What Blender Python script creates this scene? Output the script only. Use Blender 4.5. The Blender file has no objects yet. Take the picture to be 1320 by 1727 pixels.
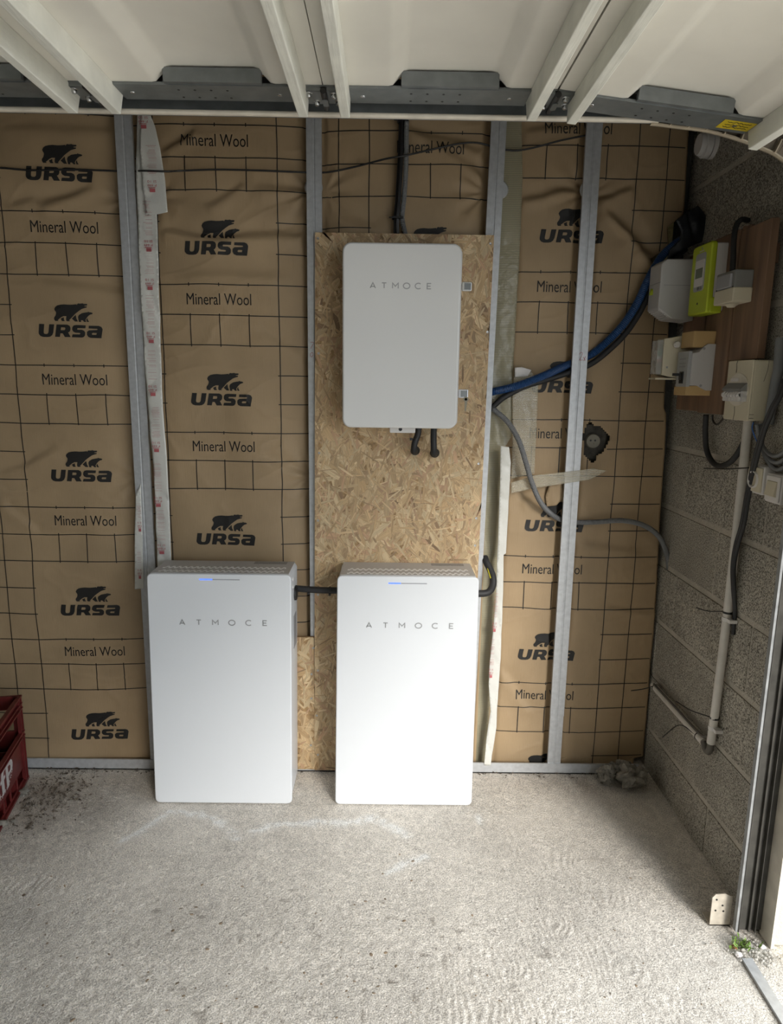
import bpy, bmesh, math, random
import numpy as np
from mathutils import Vector, Matrix
from mathutils.geometry import tessellate_polygon

random.seed(7)
rng = np.random.default_rng(11)
SC = bpy.context.scene
COL = SC.collection

# ------------------------------------------------------------------ camera
# world: x right, y away from the camera, z up; stud faces at y = 0, floor z = 0
PITCH, YAW, ROLL, FPX = 0.1868, -0.0076, 0.0141, 1141.6
CAM = np.array([0.0, -2.3818, 1.4698])


def cam_axes(p, yw, ro):
    cy, sy = math.cos(yw), math.sin(yw)
    f = np.array([-sy * math.cos(p), cy * math.cos(p), -math.sin(p)])
    r = np.array([cy, sy, 0.0])
    u = np.cross(r, f)
    c, s = math.cos(ro), math.sin(ro)
    return c * r + s * u, -s * r + c * u, f


CR, CU, CF = cam_axes(PITCH, YAW, ROLL)
camd = bpy.data.cameras.new('camera')
cam = bpy.data.objects.new('camera', camd)
COL.objects.link(cam)
camd.sensor_fit = 'HORIZONTAL'
camd.sensor_width = 36.0
camd.lens = FPX * 36.0 / 1320.0
camd.clip_start = 0.02
M = Matrix.Identity(4)
for i in range(3):
    M[i][0], M[i][1], M[i][2], M[i][3] = CR[i], CU[i], -CF[i], CAM[i]
cam.matrix_world = M
SC.camera = cam

# ------------------------------------------------------------------ light
SC.view_settings.view_transform = 'Standard'
SC.view_settings.look = 'None'
SC.view_settings.gamma = 1.0
SC.view_settings.use_curve_mapping = False
SC.view_settings.exposure = 0.32
world = bpy.data.worlds.new('hazy_sky')
SC.world = world
world.use_nodes = True
bg = world.node_tree.nodes['Background']
bg.inputs[0].default_value = (0.86, 0.93, 1.0, 1)
bg.inputs[1].default_value = 2.7
sund = bpy.data.lights.new('hazy_sun', 'SUN')
sund.energy = 3.0
sund.angle = math.radians(17)
sund.color = (1.0, 0.95, 0.88)
sun = bpy.data.objects.new('hazy_sun', sund)
COL.objects.link(sun)
sun.location = (6, -12, 8)
sun.rotation_euler = Vector((-0.41, 0.91, -0.46)).to_track_quat('-Z', 'Y').to_euler()


# ------------------------------------------------------------------ pixel helper (1320 x 1727 frame)
def P(px, py, **pl):
    d = CF * FPX + CR * (px - 660.0) - CU * (py - 863.5)
    (k, v), = pl.items()
    ax = 'xyz'.index(k)
    t = (v - CAM[ax]) / d[ax]
    q = CAM + d * t
    return Vector((float(q[0]), float(q[1]), float(q[2])))


# ------------------------------------------------------------------ numpy value noise
def _hash(ix, iy, seed):
    n = (ix.astype(np.int64) * 374761393 + iy.astype(np.int64) * 668265263 + seed * 974634777) & 0x7fffffff
    n = ((n ^ (n >> 13)) * 1274126177) & 0x7fffffff
    n = n ^ (n >> 16)
    return (n & 0xffff) / 65535.0


def vn(x, y, seed=0):
    x = np.asarray(x, float); y = np.asarray(y, float)
    ix, iy = np.floor(x), np.floor(y)
    fx, fy = x - ix, y - iy
    fx = fx * fx * (3 - 2 * fx); fy = fy * fy * (3 - 2 * fy)
    a = _hash(ix, iy, seed); b = _hash(ix + 1, iy, seed)
    c = _hash(ix, iy + 1, seed); d = _hash(ix + 1, iy + 1, seed)
    return (a * (1 - fx) + b * fx) * (1 - fy) + (c * (1 - fx) + d * fx) * fy - 0.5


def fbm(x, y, o=4, seed=0):
    s = 0; a = 1.0
    for k in range(o):
        s = s + a * vn(x * 2 ** k, y * 2 ** k, seed + k * 17)
        a *= 0.5
    return s


# ------------------------------------------------------------------ materials
MATS = {}


def mat(name, col, rough=0.6, metal=0.0, spec=0.5, bump=None, var=None, emit=None, alpha=None, trans=None):
    """bump=(scale, strength, dist) or with stretch tuple; var=(scale, amount) colour mottling"""
    if name in MATS:
        return MATS[name]
    m = bpy.data.materials.new(name)
    m.use_nodes = True
    nt = m.node_tree
    b = nt.nodes['Principled BSDF']
    b.inputs['Base Color'].default_value = (*col, 1)
    b.inputs['Roughness'].default_value = rough
    b.inputs['Metallic'].default_value = metal
    b.inputs['Specular IOR Level'].default_value = spec
    if emit:
        b.inputs['Emission Color'].default_value = (*emit[0], 1)
        b.inputs['Emission Strength'].default_value = emit[1]
    if alpha is not None:
        b.inputs['Alpha'].default_value = alpha
    if trans is not None:
        b.inputs['Transmission Weight'].default_value = trans
    geo = nt.nodes.new('ShaderNodeNewGeometry')

    def noise(scale, detail=4, stretch=None):
        n = nt.nodes.new('ShaderNodeTexNoise')
        n.inputs['Scale'].default_value = scale
        n.inputs['Detail'].default_value = detail
        src = geo.outputs['Position']
        if stretch:
            mp = nt.nodes.new('ShaderNodeVectorMath'); mp.operation = 'MULTIPLY'
            mp.inputs[1].default_value = stretch
            nt.links.new(src, mp.inputs[0]); src = mp.outputs[0]
        nt.links.new(src, n.inputs['Vector'])
        return n
    if var:
        sc, am = var[0], var[1]
        n = noise(sc, 5, var[2] if len(var) > 2 else None)
        r = nt.nodes.new('ShaderNodeMapRange')
        r.inputs['From Min'].default_value = 0.3; r.inputs['From Max'].default_value = 0.7
        r.inputs['To Min'].default_value = 1 - am; r.inputs['To Max'].default_value = 1 + am
        nt.links.new(n.outputs['Fac'], r.inputs['Value'])
        mx = nt.nodes.new('ShaderNodeVectorMath'); mx.operation = 'SCALE'
        mx.inputs[0].default_value = col
        nt.links.new(r.outputs[0], mx.inputs['Scale'])
        nt.links.new(mx.outputs[0], b.inputs['Base Color'])
    if bump:
        n = noise(bump[0], 5, bump[3] if len(bump) > 3 else None)
        bp = nt.nodes.new('ShaderNodeBump')
        bp.inputs['Strength'].default_value = bump[1]
        bp.inputs['Distance'].default_value = bump[2]
        nt.links.new(n.outputs['Fac'], bp.inputs['Height'])
        nt.links.new(bp.outputs[0], b.inputs['Normal'])
    MATS[name] = m
    return m


mat('paper', (0.362, 0.260, 0.150), 0.62, bump=(1.0, 0.35, 0.0016, (260, 60, 26)), var=(5, 0.10))
mat('ink', (0.013, 0.012, 0.011), 0.6)
mat('galv', (0.50, 0.515, 0.53), 0.42, 0.35, var=(60, 0.10))
mat('galv_dark', (0.20, 0.215, 0.22), 0.45, 0.55, var=(25, 0.15))
mat('white_paint', (0.72, 0.745, 0.775), 0.32, bump=(900, 0.05, 0.0003))
mat('white_gloss', (0.74, 0.745, 0.74), 0.10)
mat('shaded_top_grey', (0.53, 0.52, 0.515), 0.4)
mat('letter_grey', (0.36, 0.37, 0.38), 0.35, 0.3)
mat('vent_white', (0.95, 0.95, 0.95), 0.35)
mat('led_blue', (0.05, 0.1, 0.8), 0.4, emit=((0.08, 0.18, 1.0), 1.3))
mat('led_off', (0.34, 0.35, 0.38), 0.3)
mat('black_plastic', (0.014, 0.014, 0.015), 0.45)
mat('black_rubber', (0.020, 0.020, 0.021), 0.6)
mat('grey_conduit', (0.165, 0.17, 0.175), 0.5)
mat('blue_conduit', (0.012, 0.055, 0.17), 0.42)
mat('chrome', (0.55, 0.56, 0.57), 0.22, 0.9)
mat('steel_screw', (0.45, 0.45, 0.44), 0.3, 0.8)
mat('door_white', (0.80, 0.775, 0.70), 0.5, var=(2.5, 0.12), bump=(40, 0.08, 0.002))
mat('batten_white', (0.78, 0.78, 0.71), 0.6, bump=(1.0, 0.6, 0.002, (160, 14, 160)), var=(12, 0.10))
mat('ivory', (0.66, 0.61, 0.52), 0.5, var=(20, 0.12))
mat('beige_plastic', (0.50, 0.43, 0.32), 0.55, var=(20, 0.1))
mat('beige_shade_dirt', (0.20, 0.165, 0.12), 0.7, var=(30, 0.2))  # guide web: shading between the ribs, plus dirt, put into the colour
mat('cream_plastic', (0.58, 0.53, 0.40), 0.45)
mat('golden_plastic', (0.50, 0.34, 0.15), 0.5)
mat('light_grey_plastic', (0.52, 0.51, 0.50), 0.45)
mat('off_white_plastic', (0.66, 0.64, 0.62), 0.4)
mat('lime', (0.44, 0.53, 0.025), 0.4)
mat('grey_plastic', (0.20, 0.20, 0.19), 0.5)
mat('lcd', (0.13, 0.16, 0.11), 0.25)
mat('red_plastic', (0.115, 0.014, 0.013), 0.42, var=(30, 0.2))
mat('red_ink', (0.42, 0.11, 0.12), 0.5)
mat('white_ink', (0.75, 0.72, 0.70), 0.5)
mat('yellow_sticker', (0.62, 0.47, 0.02), 0.5)
mat('white_film', (0.62, 0.62, 0.58), 0.3, bump=(40, 0.25, 0.004))
mat('white_pvc', (0.60, 0.57, 0.52), 0.45, var=(14, 0.12))
mat('cream_wall', (0.74, 0.64, 0.44), 0.85, bump=(160, 0.4, 0.006), var=(30, 0.08))
mat('dark_wall', (0.10, 0.098, 0.09), 0.9, bump=(80, 0.4, 0.01))
mat('plain_render', (0.42, 0.40, 0.36), 0.9, bump=(60, 0.3, 0.006), var=(3, 0.1))
mat('dark_film', (0.012, 0.014, 0.019), 0.35)
mat('dark_hole', (0.03, 0.026, 0.02), 0.8)
mat('wool', (0.20, 0.185, 0.155), 0.95, var=(60, 0.25))
mat('yellow_wool', (0.55, 0.47, 0.25), 0.9, var=(30, 0.2), bump=(120, 0.5, 0.01))
mat('leaf_green', (0.16, 0.26, 0.05), 0.6)
mat('litter', (0.10, 0.08, 0.06), 0.9, var=(80, 0.5))
mat('yellow_wire', (0.50, 0.45, 0.03), 0.5)
mat('red_pen', (0.35, 0.07, 0.06), 0.6)
mat('label_grey', (0.30, 0.30, 0.31), 0.5)
mat('pale_carton', (0.50, 0.46, 0.36), 0.7)
mat('plank_wood', (0.185, 0.110, 0.068), 0.55, var=(1.0, 0.30, (30, 30, 3)), bump=(1.0, 0.25, 0.001, (120, 120, 6)))
mat('outside_ground', (0.52, 0.48, 0.42), 0.9, var=(6, 0.1), bump=(60, 0.4, 0.01))
mat('ceiling_board', (0.13, 0.115, 0.10), 0.9)
mat('key_brass', (0.22, 0.20, 0.15), 0.35, 0.6)
mat('moss_pipe', (0.10, 0.09, 0.075), 0.7)
mat('green_part', (0.04, 0.22, 0.12), 0.5)
mat('red_part', (0.45, 0.04, 0.04), 0.5)
mat('blue_wire', (0.03, 0.12, 0.40), 0.5)
mat('foot_plate', (0.50, 0.45, 0.37), 0.7, var=(40, 0.2))
mat('rust', (0.28, 0.10, 0.04), 0.8)


def mat_clear(name, tint, opac, rough=0.18, weave=0.0):
    m = bpy.data.materials.new(name); m.use_nodes = True
    nt = m.node_tree; nt.nodes.remove(nt.nodes['Principled BSDF'])
    out = nt.nodes['Material Output']
    b = nt.nodes.new('ShaderNodeBsdfPrincipled')
    b.inputs['Base Color'].default_value = (*tint, 1)
    b.inputs['Roughness'].default_value = rough
    t = nt.nodes.new('ShaderNodeBsdfTransparent')
    mx = nt.nodes.new('ShaderNodeMixShader'); mx.inputs[0].default_value = opac
    geo = nt.nodes.new('ShaderNodeNewGeometry')
    n = nt.nodes.new('ShaderNodeTexNoise'); n.inputs['Scale'].default_value = 45; n.inputs['Detail'].default_value = 3
    nt.links.new(geo.outputs['Position'], n.inputs['Vector'])
    bp = nt.nodes.new('ShaderNodeBump'); bp.inputs['Strength'].default_value = 0.6; bp.inputs['Distance'].default_value = 0.006
    nt.links.new(n.outputs['Fac'], bp.inputs['Height']); nt.links.new(bp.outputs[0], b.inputs['Normal'])
    if weave:
        w = nt.nodes.new('ShaderNodeTexWave'); w.wave_type = 'BANDS'; w.bands_direction = 'Z'
        w.inputs['Scale'].default_value = 55; w.inputs['Distortion'].default_value = 0.3
        nt.links.new(geo.outputs['Position'], w.inputs['Vector'])
        r = nt.nodes.new('ShaderNodeMapRange')
        r.inputs['To Min'].default_value = opac - weave; r.inputs['To Max'].default_value = min(1, opac + weave)
        nt.links.new(w.outputs['Fac'], r.inputs['Value']); nt.links.new(r.outputs[0], mx.inputs[0])
    nt.links.new(t.outputs[0], mx.inputs[1]); nt.links.new(b.outputs[0], mx.inputs[2])
    nt.links.new(mx.outputs[0], out.inputs['Surface'])
    MATS[name] = m
    return m


mat_clear('membrane', (0.42, 0.385, 0.265), 0.66, 0.25, 0.12)
mat_clear('clear_tape', (0.62, 0.58, 0.46), 0.36, 0.12, 0.10)
mat_clear('clear_plastic', (0.6, 0.6, 0.58), 0.45, 0.1)


def mat_attr(name, attr, rough, bumps, uvgrain=False, speckle=None):
    """base colour from a per-face/vertex colour attribute of the thing's own colours"""
    m = bpy.data.materials.new(name); m.use_nodes = True
    nt = m.node_tree; b = nt.nodes['Principled BSDF']
    b.inputs['Roughness'].default_value = rough
    a = nt.nodes.new('ShaderNodeAttribute'); a.attribute_name = attr
    geo = nt.nodes.new('ShaderNodeNewGeometry')
    col = a.outputs['Color']
    if uvgrain:
        uv = nt.nodes.new('ShaderNodeUVMap'); uv.uv_map = 'grain'
        mp = nt.nodes.new('ShaderNodeVectorMath'); mp.operation = 'MULTIPLY'; mp.inputs[1].default_value = (420, 14, 1)
        nt.links.new(uv.outputs[0], mp.inputs[0])
        n = nt.nodes.new('ShaderNodeTexNoise'); n.inputs['Scale'].default_value = 1.0; n.inputs['Detail'].default_value = 4
        nt.links.new(mp.outputs[0], n.inputs['Vector'])
        r = nt.nodes.new('ShaderNodeMapRange'); r.inputs['From Min'].default_value = .3; r.inputs['From Max'].default_value = .7
        r.inputs['To Min'].default_value = 0.72; r.inputs['To Max'].default_value = 1.2
        nt.links.new(n.outputs['Fac'], r.inputs['Value'])
        s = nt.nodes.new('ShaderNodeVectorMath'); s.operation = 'SCALE'
        nt.links.new(col, s.inputs[0]); nt.links.new(r.outputs[0], s.inputs['Scale'])
        col = s.outputs[0]
    if speckle:
        n = nt.nodes.new('ShaderNodeTexNoise'); n.inputs['Scale'].default_value = speckle[0]; n.inputs['Detail'].default_value = 3
        nt.links.new(geo.outputs['Position'], n.inputs['Vector'])
        r = nt.nodes.new('ShaderNodeMapRange'); r.inputs['From Min'].default_value = .32; r.inputs['From Max'].default_value = .62
        r.inputs['To Min'].default_value = speckle[1]; r.inputs['To Max'].default_value = speckle[2]
        nt.links.new(n.outputs['Fac'], r.inputs['Value'])
        s = nt.nodes.new('ShaderNodeVectorMath'); s.operation = 'SCALE'
        nt.links.new(col, s.inputs[0]); nt.links.new(r.outputs[0], s.inputs['Scale'])
        col = s.outputs[0]
    nt.links.new(col, b.inputs['Base Color'])
    prev = None
    for sc, st, di in bumps:
        n = nt.nodes.new('ShaderNodeTexNoise'); n.inputs['Scale'].default_value = sc; n.inputs['Detail'].default_value = 5
        nt.links.new(geo.outputs['Position'], n.inputs['Vector'])
        bp = nt.nodes.new('ShaderNodeBump'); bp.inputs['Strength'].default_value = st; bp.inputs['Distance'].default_value = di
        nt.links.new(n.outputs['Fac'], bp.inputs['Height'])
        if prev:
            nt.links.new(prev.outputs[0], bp.inputs['Normal'])
        prev = bp
    if prev:
        nt.links.new(prev.outputs[0], b.inputs['Normal'])
    MATS[name] = m
    return m


mat_attr('osb', 'tone', 0.6, [(300, 0.15, 0.001)], True)
mat_attr('concrete', 'tone', 0.9, [(170, 0.6, 0.006), (520, 0.6, 0.004)], speckle=(300, 0.50, 1.22))


def mat_block():
    m = bpy.data.materials.new('block'); m.use_nodes = True
    nt = m.node_tree; b = nt.nodes['Principled BSDF']; b.inputs['Roughness'].default_value = 0.95
    geo = nt.nodes.new('ShaderNodeNewGeometry')
    n1 = nt.nodes.new('ShaderNodeTexNoise'); n1.inputs['Scale'].default_value = 260; n1.inputs['Detail'].default_value = 6; n1.inputs['Roughness'].default_value = 0.75
    n2 = nt.nodes.new('ShaderNodeTexNoise'); n2.inputs['Scale'].default_value = 5; n2.inputs['Detail'].default_value = 5
    for n in (n1, n2):
        nt.links.new(geo.outputs['Position'], n.inputs['Vector'])
    cr = nt.nodes.new('ShaderNodeValToRGB')
    cr.color_ramp.elements[0].position = 0.41; cr.color_ramp.elements[0].color = (0.055, 0.05, 0.042, 1)
    cr.color_ramp.elements[1].position = 0.51; cr.color_ramp.elements[1].color = (0.50, 0.465, 0.39, 1)
    nt.links.new(n1.outputs['Fac'], cr.inputs['Fac'])
    r = nt.nodes.new('ShaderNodeMapRange'); r.inputs['From Min'].default_value = .3; r.inputs['From Max'].default_value = .7
    r.inputs['To Min'].default_value = 0.78; r.inputs['To Max'].default_value = 1.15
    nt.links.new(n2.outputs['Fac'], r.inputs['Value'])
    s = nt.nodes.new('ShaderNodeVectorMath'); s.operation = 'SCALE'
    nt.links.new(cr.outputs[0], s.inputs[0]); nt.links.new(r.outputs[0], s.inputs['Scale'])
    nt.links.new(s.outputs[0], b.inputs['Base Color'])
    bp = nt.nodes.new('ShaderNodeBump'); bp.inputs['Strength'].default_value = 0.7; bp.inputs['Distance'].default_value = 0.004
    nt.links.new(cr.outputs[0], bp.inputs['Height']); nt.links.new(bp.outputs[0], b.inputs['Normal'])
    MATS['block'] = m


mat_block()
mat('mortar', (0.42, 0.385, 0.325), 0.95, bump=(120, 0.5, 0.006), var=(14, 0.15))


# ------------------------------------------------------------------ mesh building
def rrect(x0, x1, z0, z1, r, n=5):
    pts = []
    for cx, cz, a0 in ((x1 - r, z1 - r, 0), (x0 + r, z1 - r, 90), (x0 + r, z0 + r, 180), (x1 - r, z0 + r, 270)):
        for k in range(n + 1):
            a = math.radians(a0 + 90 * k / n)
            pts.append((cx + r * math.cos(a), cz + r * math.sin(a)))
    return pts


def circ(cx, cz, r, n=20, ry=None):
    ry = ry or r
    return [(cx + r * math.cos(2 * math.pi * k / n), cz + ry * math.sin(2 * math.pi * k / n)) for k in range(n)]


def smooth(pts, n=10):
    pts = [Vector(p) for p in pts]
    if len(pts) < 3:
        return pts
    q = [pts[0] * 2 - pts[1]] + pts + [pts[-1] * 2 - pts[-2]]
    out = []
    for i in range(1, len(q) - 2):
        for k in range(n):
            t = k / n
            a, b, c, d = q[i - 1], q[i], q[i + 1], q[i + 2]
            out.append(0.5 * ((2 * b) + (c - a) * t + (2 * a - 5 * b + 4 * c - d) * t * t + (3 * b - a - 3 * c + d) * t ** 3))
    out.append(pts[-1])
    return out


def resample(path, step):
    out = [path[0]]; acc = 0.0
    for a, b in zip(path, path[1:]):
        L = (b - a).length
        if L < 1e-9:
            continue
        d = step - acc
        while d <= L:
            out.append(a + (b - a) * (d / L)); d += step
        acc = (acc + L) % step
    return out


class MB:
    def __init__(self):
        self.v = []; self.f = []

    def add(self, v, f):
        o = len(self.v)
        self.v += [tuple(p) for p in v]
        self.f += [tuple(i + o for i in q) for q in f]
        return self

    def box(self, x0, x1, y0, y1, z0, z1):
        v = [(x, y, z) for x in (x0, x1) for y in (y0, y1) for z in (z0, z1)]
        return self.add(v, [(0, 1, 3, 2), (4, 6, 7, 5), (0, 4, 5, 1), (2, 3, 7, 6), (0, 2, 6, 4), (1, 5, 7, 3)])

    def prism(self, poly, axis, a, b):
        n = len(poly)

        def pt(p, t):
            if axis == 'y': return (p[0], t, p[1])
            if axis == 'x': return (t, p[0], p[1])
            return (p[0], p[1], t)
        v = [pt(p, a) for p in poly] + [pt(p, b) for p in poly]
        f = [(i, (i + 1) % n, n + (i + 1) % n, n + i) for i in range(n)]
        f += [tuple(range(n)), tuple(range(2 * n - 1, n - 1, -1))]
        return self.add(v, f)

    def tube(self, path, r, n=10):
        path = [Vector(p) for p in path]
        m = len(path)
        rs = r if isinstance(r, (list, tuple)) else [r] * m
        t0 = (path[1] - path[0]).normalized()
        ref = Vector((0, 0, 1)) if abs(t0.z) < 0.9 else Vector((1, 0, 0))
        u = t0.cross(ref).normalized()
        v = []
        for i in range(m):
            t = (path[min(i + 1, m - 1)] - path[max(i - 1, 0)]).normalized()
            u = (u - t * u.dot(t)).normalized(); w = t.cross(u)
            for k in range(n):
                a = 2 * math.pi * k / n
                v.append(path[i] + (u * math.cos(a) + w * math.sin(a)) * rs[i])
        f = [(i * n + k, i * n + (k + 1) % n, (i + 1) * n + (k + 1) % n, (i + 1) * n + k) for i in range(m - 1) for k in range(n)]
        f += [tuple(range(n - 1, -1, -1)), tuple(range((m - 1) * n, m * n))]
        return self.add(v, f)

    def corr(self, path, r, pitch=0.0042, n=12, depth=0.13):
        p = resample([Vector(q) for q in path], pitch / 2)
        rs = [r * (1 if k % 2 else 1 - depth) for k in range(len(p))]
        return self.tube(p, rs, n)

    def cyl(self, p0, p1, r, n=16, r2=None):
        return self.tube([p0, p1], [r, r if r2 is None else r2], n)

    def lathe(self, prof, o, axis, n=24):
        ax = {'x': (Vector((0, 1, 0)), Vector((0, 0, 1)), Vector((1, 0, 0))), 'y': (Vector((0, 0, 1)), Vector((1, 0, 0)), Vector((0, 1, 0))),
              'z': (Vector((1, 0, 0)), Vector((0, 1, 0)), Vector((0, 0, 1)))}[axis]
        o = Vector(o); v = []
        for r, h in prof:
            for k in range(n):
                a = 2 * math.pi * k / n
                v.append(o + ax[2] * h + (ax[0] * math.cos(a) + ax[1] * math.sin(a)) * r)
        m = len(prof)
        f = [(i * n + k, i * n + (k + 1) % n, (i + 1) * n + (k + 1) % n, (i + 1) * n + k) for i in range(m - 1) for k in range(n)]
        f += [tuple(range(n - 1, -1, -1)), tuple(range((m - 1) * n, m * n))]
        return self.add(v, f)

    def xf(self, fn):
        self.v = [tuple(fn(Vector(p))) for p in self.v]
        return self


def base_of(v):
    a = np.array(v)
    return Vector((float((a[:, 0].min() + a[:, 0].max()) / 2), float((a[:, 1].min() + a[:, 1].max()) / 2), float(a[:, 2].min())))


def root_off(o):
    off = Vector((0, 0, 0))
    while o is not None:
        off += o.location
        o = o.parent
    return off


def link(name, mb, m, parent=None, sm=False, bev=None, recalc=True, solid=None):
    off = root_off(parent) if parent is not None else base_of(mb.v)
    me = bpy.data.meshes.new(name)
    me.from_pydata([(p[0] - off.x, p[1] - off.y, p[2] - off.z) for p in mb.v], [], mb.f)
    if recalc:
        bm = bmesh.new(); bm.from_mesh(me)
        bmesh.ops.recalc_face_normals(bm, faces=bm.faces)
        bm.to_mesh(me); bm.free()
    me.materials.append(MATS[m])
    if sm:
        me.shade_smooth() if hasattr(me, 'shade_smooth') else None
        for p in me.polygons: p.use_smooth = True
        if sm != 'all':
            try:
                me.set_sharp_from_angle(angle=math.radians(40))
            except Exception:
                pass
    o = bpy.data.objects.new(name, me)
    COL.objects.link(o)
    if parent is not None:
        o.parent = parent
    else:
        o.location = off
    if bev:
        b = o.modifiers.new('bevel', 'BEVEL'); b.width = bev; b.segments = 3; b.limit_method = 'ANGLE'; b.angle_limit = math.radians(40)
        b.harden_normals = False
    if solid:
        s = o.modifiers.new('solid', 'SOLIDIFY'); s.thickness = solid; s.offset = 0
    return o


def tag(o, label, cat, group=None):
    o['label'] = label; o['category'] = cat
    if group: o['group'] = group
    return o


def thing(name, label, cat, loc, group=None):
    o = bpy.data.objects.new(name, None); COL.objects.link(o)
    o.location = loc; o.empty_display_size = 0.05
    return tag(o, label, cat, group)


def struct(name, mb, m, **k):
    o = link(name, mb, m, **k); o['kind'] = 'structure'
    return o


def sub(o, label=None):
    if label: o['label'] = label
    return o


# text and outlines -> triangles in 2D
def text2d(s, size=1.0, xscale=1.0):
    cu = bpy.data.curves.new('t', 'FONT'); cu.body = s; cu.size = size; cu.resolution_u = 3
    ob = bpy.data.objects.new('t', cu); COL.objects.link(ob)
    bpy.context.view_layer.update()
    me = bpy.data.meshes.new_from_object(ob.evaluated_get(bpy.context.evaluated_depsgraph_get()))
    v = [(p.co.x * xscale, p.co.y) for p in me.vertices]
    me.calc_loop_triangles()
    t = [tuple(l.vertices) for l in me.loop_triangles]
    bpy.data.objects.remove(ob); bpy.data.curves.remove(cu); bpy.data.meshes.remove(me)
    return v, t


def fill2d(loops):
    flat = [p for l in loops for p in l]
    t = tessellate_polygon([[Vector((p[0], p[1], 0)) for p in l] for l in loops])
    return flat, [tuple(q) for q in t]


def refine(v, t, maxlen):
    v = [tuple(p) for p in v]; out = []
    stack = list(t)
    cache = {}
    while stack:
        a, b, c = stack.pop()
        L = [(math.dist(v[a], v[b]), a, b, c), (math.dist(v[b], v[c]), b, c, a), (math.dist(v[c], v[a]), c, a, b)]
        l, i, j, k = max(L)
        if l <= maxlen:
            out.append((a, b, c)); continue
        key = (min(i, j), max(i, j))
        if key not in cache:
            cache[key] = len(v); v.append(tuple((v[i][q] + v[j][q]) / 2 for q in range(len(v[i]))))
        mid = cache[key]
        stack += [(i, mid, k), (mid, j, k)]
    return v, out


# ================================================================== SETTING
XW = 1.03            # inner face of the block wall
YJ = -0.80           # door jamb face
ZC = 2.55

# floor: fine relief where the photo sees it, coarse beyond
xs = np.concatenate([np.arange(-4.2, -1.5, 0.09), np.arange(-1.5, 1.05, 0.0045), np.array([1.05, 1.14, 1.23])])
ys = np.concatenate([np.arange(-5.5, -1.5, 0.09), np.arange(-1.5, 0.02, 0.0045), np.array([0.03, 0.12])])
GX, GY = np.meshgrid(xs, ys, indexing='xy')
h = fbm(GX * 3, GY * 3, 3, 1) * 0.004
rough = np.clip(0.5 + (-GY - 0.55) * 1.4 - np.clip(GX - 0.15, 0, 9) * 1.0, 0.12, 1.0)
h = h + fbm(GX * 95, GY * 95, 2, 5) * 0.0020 * rough
peb = np.clip(vn(GX * 60 + 4 * vn(GX * 9, GY * 9, 3), GY * 60, 9) - 0.12, 0, 1)
h = h - peb * 0.0035 * rough
warp = fbm(GX * 7, GY * 7, 3, 21)
r1 = np.hypot(GX + 0.60, GY + 1.05); r2 = np.hypot(GX + 1.9, GY + 0.9)
broom = np.sin(r1 * 350 + warp * 26) * np.exp(-((r1 - 1.05) / 0.42) ** 2) * np.clip((GX + 0.05) * 4, 0, 1)
broom2 = np.sin((GX * 0.75 + GY) * 330 + warp * 26) * np.exp(-((GX + 0.95) / 0.4) ** 2) * (GY > -0.7)
mask = np.clip(0.55 + 1.1 * fbm(GX * 4, GY * 4, 2, 33), 0.12, 1)
h = h + (broom * 0.0018 + broom2 * 0.0014) * mask
h = h - h.max() * 0.5
nx, ny = len(xs), len(ys)
verts = np.stack([GX.ravel(), GY.ravel(), h.ravel()], 1)
idx = np.arange(nx * ny).reshape(ny, nx)
quads = np.stack([idx[:-1, :-1].ravel(), idx[:-1, 1:].ravel(), idx[1:, 1:].ravel(), idx[1:, :-1].ravel()], 1)
me = bpy.data.meshes.new('floor')
me.vertices.add(len(verts)); me.vertices.foreach_set('co', verts.astype(np.float32).ravel())
me.loops.add(quads.size); me.loops.foreach_set('vertex_index', quads.astype(np.int32).ravel())
me.polygons.add(len(quads)); me.polygons.foreach_set('loop_start', np.arange(0, quads.size, 4, dtype=np.int32))
me.update(calc_edges=True)
for_s = np.ones(len(quads), bool); me.polygons.foreach_set('use_smooth', for_s)
# colour: grey-beige cement, darker aggregate grains, brown dust, white lime bloom
tone = np.empty((ny, nx, 4)); tone[..., 3] = 1
base = np.array([0.70, 0.655, 0.59])
var = 1 + 0.22 * fbm(GX * 4, GY * 4, 4, 41) + 0.22 * fbm(GX * 60, GY * 60, 2, 43)
tone[..., :3] = base * var[..., None]
grain = np.clip((vn(GX * 48, GY * 48, 77) - 0.36) * 14, 0, 1) * np.clip(vn(GX * 5, GY * 5, 78) + 0.55, 0, 1) * (0.35 + 0.65 * rough)
tone[..., :3] = tone[..., :3] * (1 - 0.6 * grain[..., None]) + np.array([0.10, 0.07, 0.04]) * 0.6 * grain[..., None]
dust = np.clip(1 - np.hypot((GX - 0.75) / 0.55, (GY + 0.02) / 0.2), 0, 1) + np.clip(1 - np.hypot((GX + 1.25) / 0.3, (GY + 0.15) / 0.3), 0, 1) * 0.8
dust = np.clip(dust, 0, 1) * (0.7 + fbm(GX * 20, GY * 20, 2, 51))
tone[..., :3] = tone[..., :3] * (1 - 0.55 * dust[..., None]) + np.array([0.30, 0.24, 0.19]) * 0.55 * dust[..., None]
bloom = np.zeros_like(GX)
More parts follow.
